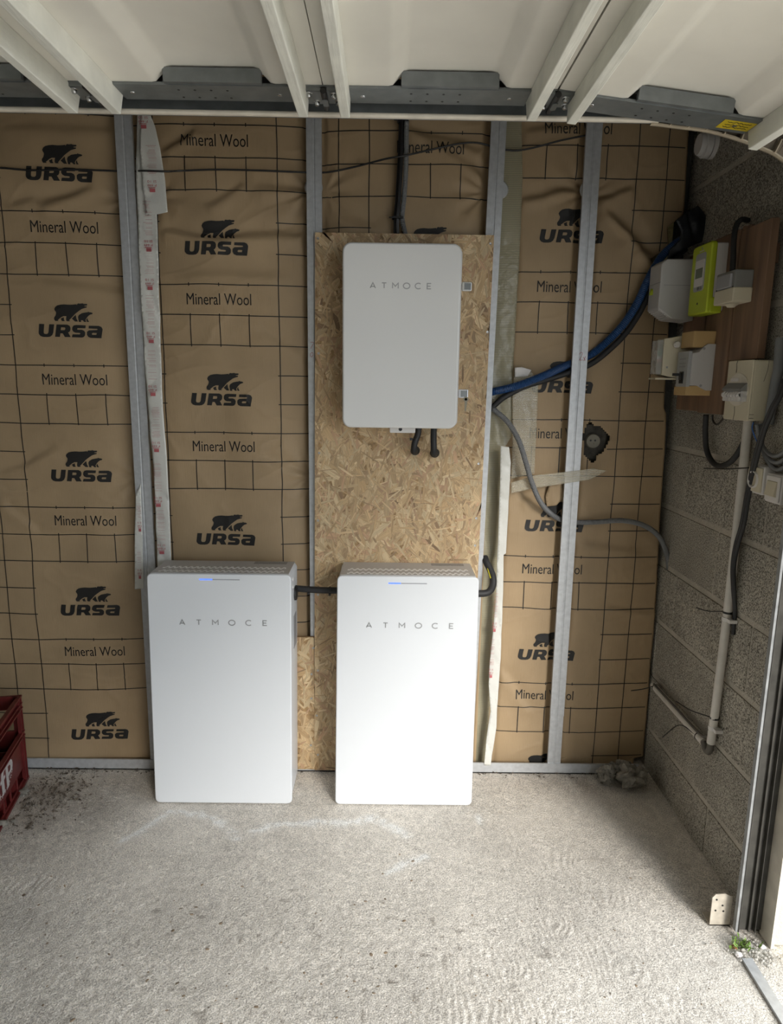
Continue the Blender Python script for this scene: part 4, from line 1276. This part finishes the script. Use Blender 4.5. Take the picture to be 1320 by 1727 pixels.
link('bracket_mark', MB().box(.966, .980, yn - .0008, yn, 1.402, 1.4032).box(.966, .980, yn - .0008, yn, 1.392, 1.3932).box(.966, .967, yn - .0008, yn, 1.392, 1.4032), 'moss_pipe', cv)

# outlet and light switch
rt = thing('wall_outlet', 'cream surface-mounted wall outlet with a round recessed face', 'outlet', (1.01, -.57, 1.19))
link('box', MB().prism(rrect(-.607, -.535, 1.192, 1.268, .004, 3), 'x', .998, XW), 'off_white_plastic', rt, bev=.003)
pl = link('face_plate', MB().prism(rrect(-.604, -.538, 1.197, 1.264, .004, 3), 'x', .992, .999), 'cream_plastic', rt, bev=.003)
link('socket_well', MB().lathe([(.0001, .004), (.017, .004), (.0195, -.003), (.0225, -.004), (.0235, .003)], (.990, -.571, 1.230), 'x', 26), 'off_white_plastic', pl, sm=True)
for dz in (-.009, .009):
    link('pin_hole', MB().lathe([(.0001, -.001), (.003, -.001), (.003, .001)], (.9935, -.571, 1.232 + dz), 'x', 10), 'black_plastic', pl)
rt = thing('light_switch', 'cream surface-mounted rocker light switch next to the wall outlet', 'switch', (1.01, -.65, 1.18))
link('box', MB().prism(rrect(-.692, -.620, 1.180, 1.255, .004, 3), 'x', 1.0, XW), 'off_white_plastic', rt, bev=.003)
pl = link('face_plate', MB().prism(rrect(-.688, -.624, 1.184, 1.251, .004, 3), 'x', .995, 1.001), 'off_white_plastic', rt, bev=.003)
link('rocker', MB().add([(.9955, -.634, 1.197), (.9955, -.678, 1.197), (.9955, -.678, 1.238), (.9955, -.634, 1.238), (.988, -.634, 1.200), (.988, -.678, 1.200), (.993, -.678, 1.236), (.993, -.634, 1.236)],
     [(0, 1, 2, 3), (4, 7, 6, 5), (0, 4, 5, 1), (1, 5, 6, 2), (2, 6, 7, 3), (3, 7, 4, 0)]), 'cream_plastic', pl)

# pipes on the block wall
rt = thing('conduit_pipe', 'upright white plastic pipe clipped to the block wall under the consumer unit', 'pipe', (1.012, -.465, .38))
pp = [Vector((1.014, -.468, 1.385)), Vector((1.013, -.474, .95)), Vector((1.012, -.470, .60)), Vector((1.012, -.462, .392))]
link('pipe', MB().tube(smooth(pp, 6), .0125, 16), 'white_pvc', rt, sm=True)
for z, yy in ((.800, -.474), (.445, -.464)):
    link('pipe_clip', MB().tube([Vector((1.013, yy, z - .006)), Vector((1.013, yy, z + .006))], .0145, 16).box(1.006, XW, yy - .030, yy - .010, z - .005, z + .005), 'off_white_plastic', rt)
for z, yy, tipx, tipz in ((.820, -.474, (1174, 1025), None), (.478, -.465, (1140, 1183), None)):
    e = P(*tipx, x=1.005)
    link('cable_tie', MB().tube([Vector((1.013, yy, z - .003)), Vector((1.013, yy, z + .003))], .0138, 16).tube(smooth([Vector((1.0, yy + .008, z)), Vector((.998, (yy + e.y) / 2, (z + e.z) / 2 - .004)), e], 6), .0018, 6), 'black_plastic', rt)
link('end_elbow', MB().tube(smooth([Vector((1.012, -.462, .395)), Vector((1.011, -.462, .370)), Vector((1.010, -.452, .358)), Vector((1.010, -.436, .364)), Vector((1.010, -.424, .376))], 6), .0105, 12), 'moss_pipe', rt, sm=True)
rt = thing('conduit_pipe', 'short level grey-white pipe low on the block wall ending at the corner', 'pipe', (1.01, -.2, .35))
link('pipe', MB().tube([Vector((1.010, -.010, .372)), Vector((1.010, -.424, .374))], .0125, 16), 'white_pvc', rt, sm=True)
e = P(1064, 1165, y=-.03)
link('cable_tie', MB().tube([Vector((1.010, -.030, .372)), Vector((1.010, -.034, .372))], .0138, 14).tube(smooth([Vector((1.0, -.032, .378)), Vector((.965, -.03, .366)), e], 6), .0018, 6), 'black_plastic', rt)
e = P(1117, 1243, x=.995)
link('cable_tie', MB().tube([Vector((1.010, -.385, .373)), Vector((1.010, -.389, .373))], .0138, 14).tube(smooth([Vector((1.0, -.387, .378)), Vector((.995, -.28, .355)), e], 6), .0018, 6), 'black_plastic', rt)
link('strapped_wire', MB().tube(smooth([Vector((1.003, -.03, .386)), Vector((1.004, -.2, .388)), Vector((1.006, -.40, .390)), Vector((1.008, -.45, .41))], 6), .004, 8), 'moss_pipe', rt, sm=True)

# cables on the block wall
tag(link('drooping_cable', MB().tube(smooth([P(1190, 700, x=.999), P(1189, 730, x=1.005), P(1191, 758, x=1.01), P(1200, 778, x=1.012), P(1213, 786, x=1.012), P(1230, 780, x=1.012), P(1244, 764, x=1.016), P(1256, 742, x=1.024)], 10), .0085, 12), 'black_rubber', sm=True), 'black cable drooping in a U from the plank board to the upright pipe', 'cable')
tag(link('thin_loop', MB().tube(smooth([P(1201, 700, x=.99), P(1202, 710, x=.99), P(1208, 716, x=.99), P(1215, 711, x=.985), P(1220, 704, x=.98)], 8), .0028, 8), 'black_plastic', sm=True), 'thin black wire loop under the plank board by the consumer unit', 'wire')
rt = thing('cable_bundle', 'pair of black cables running down past the consumer unit along the upright pipe', 'cable bundle', (1.0, -.52, .85))
for k, d in enumerate((0, 4)):
    link('black_wire', MB().tube(smooth([P(1322 + d, 640, x=.985), P(1312 + d, 668, x=.972), P(1300 + d, 690, x=.968), P(1284 + d, 730, x=.975), P(1268 + d, 790, x=.99), P(1258 + d, 840, x=.995), P(1250 + d, 885, x=1.0), P(1240 + d, 920, x=1.002), P(1235 + d * .6, 955, x=1.004), P(1236 + d * .5, 995, x=1.008), P(1239, 1030, x=1.022), P(1236, 1070, x=1.024)], 8), .0055, 10), 'black_rubber', rt, sm=True)
link('cable_tie', MB().tube([P(1262, 789, x=.985), P(1225, 791, x=.99), P(1187, 790, x=1.0)], .0022, 6), 'black_plastic', rt)
for k, (c, r) in enumerate((((1282, 740), 0), ((1276, 745), 1), ((1270, 760), 2))):
    tag(link('grey_cable', MB().tube(smooth([P(1276 + 4 * k, 715, x=.985 + .013 * k), P(1282 + 2 * k, 745 + 6 * k, x=1.008), P(1296 + k, 765 + 9 * k, x=1.01), P(1312, 768 + 12 * k, x=1.01), P(1330, 755 + 14 * k, x=1.01)], 8), .0055, 10), 'grey_conduit', sm=True),
        ('grey cable curving from under the consumer unit toward the door track', 'grey cable curving just below the first one toward the door track', 'lowest grey cable curving above the wall outlet toward the door track')[k], 'cable', 'grey cables under the consumer unit')
tag(link('thin_wire', MB().tube(smooth([P(1270, 712, x=.985), P(1268, 722, x=.985), P(1272, 735, x=.99), P(1276, 745, x=1.0)], 6), .0016, 6), 'blue_wire', sm=True), 'thin blue wire poking out under the consumer unit', 'wire')
tag(link('grey_pipe', MB().tube([P(1316, 570, x=1.012), P(1312, 625, x=1.012), P(1308, 640, x=1.012), P(1296, 715, x=1.012)], .0125, 14), 'grey_conduit', sm=True), 'grey pipe running up the block wall behind the consumer unit', 'pipe')

# round white ceiling-side fitting
c = P(1197, 232, y=-.06)
rt = thing('round_fitting', 'round white plastic lid fitting high in the block wall corner', 'fitting', (.99, -.05, 2.20))
link('lid', MB().lathe([(.0001, -.050), (.030, -.050), (.034, -.044), (.034, -.036), (.040, -.034), (.040, -.016), (.036, -.014)], (1.03, -.045, 2.235), 'x', 30), 'off_white_plastic', rt, sm=True)
link('base', MB().lathe([(.042, -.014), (.042, 0.0)], (1.03, -.045, 2.235), 'x', 30), 'off_white_plastic', rt, sm=True)


# ================================================================== SECTIONAL GARAGE DOOR (open, overhead)
YD0, YD1 = -5.0, -.800
ZS = 2.092
door = thing('garage_door', 'open white sectional garage door lying overhead on its rails', 'garage door', (0.1, -1.9, ZS - .05))


def section(xj, zj, ang, last=False, first=False):
    L = .503
    ca, sa = math.cos(ang), math.sin(ang)
    T = lambda v: Vector((xj + v.x * ca - v.z * sa, v.y, zj + v.x * sa + v.z * ca))
    prof = [(.002, 0), (.140, 0), (.150, .002), (.172, .024), (.184, .028), (.358, .028), (.370, .024), (.392, .002), (.402, 0), (.501, 0)]
    poly = prof + [(.501, .042), (.002, .042)]
    sk = link('door_section', MB().prism(poly, 'y', YD0, YD1).xf(T), 'door_white', door, sm=True)
    for s0 in (.036, .445):
        b = MB().add([(s0, YD0, -.050), (s0 + .021, YD0, -.050), (s0 + .021, YD0, 0), (s0, YD0, 0), (s0, YD1 + .040, -.050), (s0 + .021, YD1 + .040, -.050), (s0 + .021, YD1 + .062, 0), (s0, YD1 + .062, 0)],
                     [(0, 1, 2, 3), (7, 6, 5, 4), (0, 4, 5, 1), (1, 5, 6, 2), (2, 6, 7, 3), (3, 7, 4, 0)])
        link('batten', b.xf(T), 'batten_white', sk, bev=.002)
    pl = link('end_plate', MB().box(.058, .445, YD1 - .002, YD1 + .076, -.006, -.003).box(.0, .502, YD1, YD1 + .076, -.003, .001).box(.0, .502, YD1 + .070, YD1 + .076, -.003, .042).xf(T), 'galv_dark', sk)
    link('plate_lip', MB().box(.168, .374, YD1 - .014, YD1 - .001, -.004, .024).xf(T), 'galv_dark', sk)
    mb = MB()
    for k in range(4):
        for dy in (.022, .060):
            mb.lathe([(.0001, -.0004), (.0028, -.0004), (.0028, .0004)], (.19 + .035 * k, YD1 + dy, -.0062), 'z', 8)
    link('punched_holes', mb.xf(T), 'black_plastic', sk)
    for s0 in (.085, .405):
        link('rivet', MB().lathe([(.0001, -.002), (.005, -.0012), (.006, .001)], (s0, YD1 + .040, -.006), 'z', 12).xf(T), 'chrome', sk, sm=True)
    if not last:        # hinge at the joint towards the next section
        hg = link('hinge', MB().box(.462, .497, YD1 + .004, YD1 + .074, -.010, -.004).box(.510, .548, YD1 + .004, YD1 + .070, -.010, -.004).box(.462, .497, YD1 + .002, YD1 + .006, -.010, .008).box(.510, .548, YD1 + .002, YD1 + .006, -.010, .008).xf(T), 'galv_dark', sk)
        link('hinge_pin', MB().cyl((.503, YD1 - .004, -.012), (.503, YD1 + .090, -.012), .0065, 14).xf(T), 'black_plastic', sk, sm=True)
        link('hinge_tongue', MB().prism(rrect(.4985, .5105, YD1 + .024, YD1 + .060, .004, 3), 'z', -.0205, -.0185).xf(T), 'galv_dark', sk)
        for s0, dy in ((.470, .018), (.484, .060), (.524, .020), (.532, .058)):
            link('bolt', MB().lathe([(.0001, -.009), (.004, -.0085), (.0062, -.006), (.0065, -.001), (.008, 0)], (s0, YD1 + dy, -.010), 'z', 12).xf(T), 'chrome', sk, sm=True)
    if last:
        link('yellow_sticker', MB().box(.372, .443, YD1 + .016, YD1 + .060, -.0068, -.006).xf(T), 'yellow_sticker', sk)
        w = MB()
        R = random.Random(3)
        for r in range(3):
            pts = [Vector((.382 + .0035 * k, YD1 + .024 + .012 * r + R.uniform(-.003, .003), -.0072)) for k in range(16)]
            w.tube(smooth(pts, 3), .0007, 5)
        link('scribbled_marks', w.xf(T), 'ink', sk)
        link('bottom_seal', MB().box(.500, .512, YD0, YD1 + .02, -.010, .035).xf(T), 'black_rubber', sk)
    return sk


section(-1.152, ZS, 0.0)
section(-.649, ZS, 0.0)
section(-.148, ZS, 0.0)
section(.355, ZS, -.113, last=True)

# running rail: level part, curve and upright part
rail = thing('door_rail', 'garage door running rail, ivory overhead and grey metal beside the opening', 'door rail', (.99, -.76, 0.0))
ZR = 2.078
link('level_rail', MB().prism(rrect(-.706, -.692, ZR - .013, ZR - .003, .004, 3), 'x', -1.75, .61), 'ivory', rail, sm=True)
link('rail_web', MB().box(-1.75, .61, -.676, -.672, ZR - .006, ZR + .055).box(-1.75, .61, -.712, -.672, ZR + .052, ZR + .055), 'galv_dark', rail)
arc = smooth([Vector((.595, 0, 2.0625)), Vector((.610, 0, 2.0615)), Vector((.656, 0, 2.057)), Vector((.724, 0, 2.050)), Vector((.793, 0, 2.035)), Vector((.849, 0, 2.017)), Vector((.892, 0, 2.000)), Vector((.94, 0, 1.965)), Vector((.975, 0, 1.91)), Vector((.995, 0, 1.84)), Vector((1.0, 0, 1.75))], 6)
mb = MB(); mw = MB()
for a, b in zip(arc, arc[1:]):
    n = Vector((-(b - a).z, 0, (b - a).x)).normalized()
    if n.z < 0: n = -n
    va = []
    for p in (a, b):
        for yy, hh in ((-.700, 0), (-.688, 0), (-.688, .003), (-.700, .003)):
            va.append((p.x + n.x * hh, yy, p.z + n.z * hh))
    mb.add(va, [(0, 1, 2, 3), (7, 6, 5, 4), (0, 4, 5, 1), (1, 5, 6, 2), (2, 6, 7, 3), (3, 7, 4, 0)])
    va = []
    for p in (a, b):
        for yy, hh in ((-.690, 0), (-.686, 0), (-.686, .034), (-.690, .034)):
            va.append((p.x + n.x * hh, yy, p.z + n.z * hh))
    mw.add(va, [(0, 1, 2, 3), (7, 6, 5, 4), (0, 4, 5, 1), (1, 5, 6, 2), (2, 6, 7, 3), (3, 7, 4, 0)])
cu = link('curved_guide', mb, 'beige_plastic', rail)
link('guide_web', mw, 'beige_shade_dirt', cu)
acc = resample(arc, .042)
for a in acc[1:-1]:
    k = min(range(len(arc)), key=lambda i: (arc[i] - a).length)
    d = (arc[min(k + 1, len(arc) - 1)] - arc[max(k - 1, 0)]).normalized()
    n = Vector((-d.z, 0, d.x));  n = n if n.z > 0 or n.x > 0 else -n
    v = []
    for s in (-.0014, .0014):
        for yy, hh in ((-.708, 0), (-.688, 0), (-.688, .032), (-.704, .032)):
            v.append((a.x + d.x * s + n.x * hh, yy, a.z + d.z * s + n.z * hh))
    link('guide_rib', MB().add(v, [(0, 1, 2, 3), (7, 6, 5, 4), (0, 4, 5, 1), (1, 5, 6, 2), (2, 6, 7, 3), (3, 7, 4, 0)]), 'beige_plastic', cu)
# upright rail beside the opening
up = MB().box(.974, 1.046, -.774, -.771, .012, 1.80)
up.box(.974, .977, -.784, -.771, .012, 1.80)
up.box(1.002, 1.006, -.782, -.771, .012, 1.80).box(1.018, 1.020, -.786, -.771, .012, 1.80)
mat('rail_shaded', (0.060, 0.057, 0.050), 0.75, 0.0, spec=0.15, var=(20, 0.25))  # near-black stands in for the shadow on the upright rail
mat('rail_edge_grey', (0.27, 0.275, 0.275), 0.7, 0.0, spec=0.2, var=(30, .2))
link('upright_rail', up, 'rail_shaded', rail)
link('rail_edge', MB().box(.967, .974, -.782, -.768, .012, 1.80), 'rail_edge_grey', rail)
link('frame_edge', MB().box(1.041, 1.049, -.826, -.770, .0, 1.85), 'ivory', rail)
link('foot_plate', MB().prism([(.914, .0), (.914, .088), (.922, .098), (.950, .100), (.962, .094), (.970, .094), (.970, .0)], 'y', -.747, -.744).box(.914, .975, -.747, -.700, .0, .003), 'foot_plate', rail)
for x, z in ((.926, .082), (.944, .064), (.926, .048), (.948, .046)):
    link('foot_hole', MB().lathe([(.0001, -.0006), (.0028, -.0006), (.0028, .001)], (x, -.7472, z), 'y', 10), 'black_plastic', rail)


# ================================================================== RED BOTTLE CRATE
cb = P(46, 1314, z=0.0)
dirv = Vector((.063, -.294, 0)).normalized()
inn = Vector((dirv.y, -dirv.x, 0))          # to the inside (left)
inn = inn if inn.x < 0 else -inn
CL, CW, CH = .40, .30, .336
crate = thing('bottle_crate', 'dusty dark red plastic bottle crate on the floor by the wall', 'crate', cb + dirv * CL / 2 + inn * CW / 2)


def cm(mb):      # local: x = s along the right face towards the camera, y = inward, z up
    return mb.xf(lambda v: cb + dirv * v.x + inn * v.y + Vector((0, 0, v.z)))


def wall_long(y0, y1):
    m = MB()
    for s0, s1 in ((0, .026), (CL - .026, CL)):
        m.box(s0, s1, y0, y1, 0, CH)
    m.box(.01, CL - .01, y0, y1, .285, CH)
    m.box(.01, CL - .01, y0, y1, .062, .200)
    m.box(.01, CL - .01, y0, y1, .0, .020)
    for k in range(1, 5):
        s = .026 + (CL - .052) * k / 5
        m.box(s - .004, s + .004, y0, y1, .015, .066)
    return m


fw = link('side_wall', cm(wall_long(0.002, .008)), 'red_plastic', crate, bev=.0015)
link('side_wall', cm(wall_long(CW - .008, CW - .002)), 'red_plastic', crate, bev=.0015)


def wall_short(s0, s1):
    m = MB()
    m.box(s0, s1, .0, .026, 0, CH).box(s0, s1, CW - .026, CW, 0, CH)
    m.box(s0, s1, .01, CW - .01, .285, CH).box(s0, s1, .01, CW - .01, .0, .200)
    return m


link('end_wall', cm(wall_short(.002, .008)), 'red_plastic', crate, bev=.0015)
link('end_wall', cm(wall_short(CL - .008, CL - .002)), 'red_plastic', crate, bev=.0015)
link('crate_bottom', cm(MB().box(.005, CL - .005, .005, CW - .005, .004, .010)), 'red_plastic', crate)
for z, t in ((CH - .004, .008), (.306, .006), (.287, .006), (.196, .007), (.180, .005), (.008, .010)):
    m = MB()
    m.box(-.006, CL + .006, -.007, .003, z - t / 2, z + t / 2).box(-.006, CL + .006, CW - .003, CW + .007, z - t / 2, z + t / 2)
    m.box(-.006, .003, -.006, CW + .006, z - t / 2, z + t / 2).box(CL - .003, CL + .006, -.006, CW + .006, z - t / 2, z + t / 2)
    link('rib_band', cm(m), 'red_plastic', crate, bev=.0015)
for s in (0, .022, CL - .026, CL - .004):
    link('corner_rib', cm(MB().box(s, s + .004, -.006, .003, .0, CH)), 'red_plastic', crate)
for y in (.08, .155, .23):
    link('divider', cm(MB().box(.008, CL - .008, y - .002, y + .002, .01, .17)), 'red_plastic', crate)
for s in (.1, .2, .3):
    link('divider', cm(MB().box(s - .002, s + .002, .008, CW - .008, .01, .17)), 'red_plastic', crate)
# white emblem on the flank
def on_flank(v2, t2, s_c, z_c, sc):
    m = MB(); m.add([(s_c - p[0] * sc, -.0015, z_c + p[1] * sc) for p in v2], t2)
    m.v = [(v[0], .0012, v[2]) for v in m.v]
    return m
emb = MB()
for ch, s_c, z_c, wd, ht in (('c', .318, .092, .05, .06), ('f', .250, .088, .050, .086), ('P', .193, .086, .062, .080)):
    v, t = text2d(ch, 1.0)
    a0, a1 = min(p[0] for p in v), max(p[0] for p in v); b0, b1 = min(p[1] for p in v), max(p[1] for p in v)
    for dx in (-.004, 0, .004):
        m = on_flank([((p[0] - a0) / (a1 - a0) * wd + dx, (p[1] - b0) / (b1 - b0) * ht + dx * .3) for p in v], t, s_c, z_c, 1.0); emb.add(m.v, m.f)
word = 'FRANCE PLASTIQUE'
for i, ch in enumerate(word):
    if ch == ' ': continue
    a = math.radians(-165 + i * 11.0)
    v, t = text2d(ch, .018)
    ro = a + math.pi / 2
    R0 = .078
    vv = [(p[0] * math.cos(ro) - p[1] * math.sin(ro) + R0 * 1.15 * math.cos(a), p[0] * math.sin(ro) + p[1] * math.cos(ro) + R0 * .62 * math.sin(a) + .012) for p in v]
    m = on_flank(vv, t, .222, .118, 1.0); emb.add(m.v, m.f)
link('white_emblem', cm(emb), 'white_ink', fw, recalc=False)
# carton inside the crate
m = MB().box(.16, .33, .03, .20, .172, .305)
tag(link('carton', cm(m), 'pale_carton', bev=.003), 'pale beige carton standing inside the red crate', 'carton')

# ================================================================== FLOOR LITTER, STONES, WEED
def lump(c, r, seed, squash=.6, rough=.35, sub_=3):
    bm = bmesh.new(); bmesh.ops.create_icosphere(bm, subdivisions=sub_, radius=1)
    P_ = np.array([v.co for v in bm.verts])
    d = 1 + rough * (fbm(P_[:, 0] * 1.7 + seed, P_[:, 1] * 1.7 + P_[:, 2] * 2.3, 4, seed) * 1.6)
    Q = P_ * d[:, None] * np.array([r, r * .8, r * squash])
    Q[:, 2] -= Q[:, 2].min() * 0.9
    mb = MB(); mb.v = [(c[0] + q[0], c[1] + q[1], c[2] + q[2]) for q in Q.tolist()]; mb.f = [tuple(v.index for v in f.verts) for f in bm.faces]
    bm.free()
    return mb


def fuzz(mb, center, r, n, L, seed):
    R = random.Random(seed)
    for _ in range(n):
        a, e = R.uniform(0, 6.28), R.uniform(.05, 1.4)
        d = Vector((math.cos(a) * math.cos(e), math.sin(a) * math.cos(e) * .8, math.sin(e) * .75))
        p = Vector(center) + d * r * R.uniform(.75, 1.02)
        q = p + Vector((R.uniform(-1, 1), R.uniform(-1, 1), R.uniform(-.4, .8))).normalized() * L
        w = Vector((R.uniform(-1, 1), R.uniform(-1, 1), R.uniform(-1, 1))).normalized() * .0007
        mb.add([p - w, p + w, q], [(0, 1, 2)])


wr_ = thing('wool_clump', 'fluffy grey mineral wool clump on the floor in the block wall corner', 'wool clump', (.88, -.07, 0))
for k, (px, py, r) in enumerate(((1020, 1320, .036), (1048, 1318, .040), (1066, 1330, .050), (1040, 1308, .030))):
    c = P(px, py, z=0.002)
    m = lump((c.x, c.y, 0), r, 5 + k * 3, .95, .6, 4)
    fuzz(m, (c.x, c.y, r * .45), r * 1.08, 1500, .012, k)
    link('wool_tuft', m, 'wool', wr_, recalc=False)

lit = MB(); R = random.Random(21)
for i in range(620):
    if R.random() < .72:
        x = R.gauss(-1.20, .075); y = R.gauss(-.17, .10)
    else:
        x = R.uniform(-1.25, 0.95); y = R.uniform(-.045, -.006)
    y = min(y, -.008); L = R.uniform(.0025, .010); a = R.uniform(0, 6.28); w = L * R.uniform(.15, .6)
    z = R.uniform(.001, .006)
    ca, sa = math.cos(a), math.sin(a)
    if -.83 < x < .34 and y < -.016: continue
    if (Vector((x, y, 0)) - cb).dot(inn) > -.022 and (Vector((x, y, 0)) - cb).dot(dirv) > -.02: continue
    v = []
    for dx, dy, dz in ((-L, 0, 0), (0, -w, .001), (L, 0, .002), (0, w, .0015), (0, 0, .004)):
        v.append((x + dx * ca - dy * sa, y + dx * sa + dy * ca, z + dz))
    lit.add(v, [(0, 1, 4), (1, 2, 4), (2, 3, 4), (3, 0, 4), (0, 3, 2, 1)])
o = link('floor_litter', lit, 'litter', recalc=False)
tag(o, 'dry brown crumbs and leaf litter scattered along the floor runner', 'litter'); o['kind'] = 'stuff'
for px, py, r, lab in ((41, 1338, .018, 'grey rubble lump lying beside the red crate corner'), (2, 1394, .020, 'tan rubble lump at the near foot of the red crate'), (22, 1385, .009, 'small pale stone chip beside the red crate')):
    c = P(px, py, z=0.0)
    tag(link('rubble_stone', lump((c.x, c.y, -.002), r, px + 3, .6, .35), 'wool', sm='all'), lab, 'stone', 'rubble by the crate')
for i, (px, py, r, lab) in enumerate(((1244, 1612, .011, 'white stone chip at the end of the sill strip'), (1238, 1565, .010, 'pale stone inside the foot of the door rail'), (1285, 1598, .009, 'pale stone chip at the foot of the cream jamb'), (1238, 1598, .008, 'reddish stone chip below the weed at the door rail'))):
    c = P(px, py, z=0.0)
    tag(link('stone_chip', lump((c.x, c.y, -.002), r, 50 + i, .55, .4), 'rust' if i == 3 else 'white_ink', sm='all'), lab, 'stone', 'stone chips at the door sill')
gr_ = MB(); R = random.Random(5)
for i in range(170):
    x = R.gauss(.985, .03); y = R.gauss(-.845, .028); r = R.uniform(.0015, .005)
    m = lump((x, y, 0.0), r, i, .7, .5, 1); gr_.add(m.v, m.f)
o = link('sill_grit', gr_, 'plain_render', recalc=False); o['kind'] = 'stuff'
tag(o, 'loose grit and crumbs at the foot of the door rail', 'grit')
pc = P(1251, 1600, z=0.0)
rt = thing('weed', 'small green weed growing at the foot of the door rail', 'plant', pc)
R = random.Random(9)
for i in range(80):
    a = R.uniform(0, 6.28); L = R.uniform(.007, .022); e = R.uniform(.5, 1.4)
    p = pc + Vector((R.gauss(0, .015), R.gauss(0, .010), R.uniform(0, .012)))
    q = p + Vector((math.cos(a) * math.cos(e) * L, math.sin(a) * math.cos(e) * L, math.sin(e) * L))
    side = Vector((-math.sin(a), math.cos(a), 0)) * R.uniform(.0018, .004)
    mid = p.lerp(q, .6) + Vector((0, 0, .002))
    link('leaf', MB().add([p, mid - side, q, mid + side], [(0, 1, 2, 3)]), 'leaf_green', rt, recalc=False)
for k in range(3):
    q = pc + Vector((R.uniform(-.02, .03), R.uniform(-.03, .01), R.uniform(.03, .055)))
    link('stem', MB().tube(smooth([pc, pc.lerp(q, .5) + Vector((0, 0, .01)), q], 5), .0006, 5), 'litter', rt)
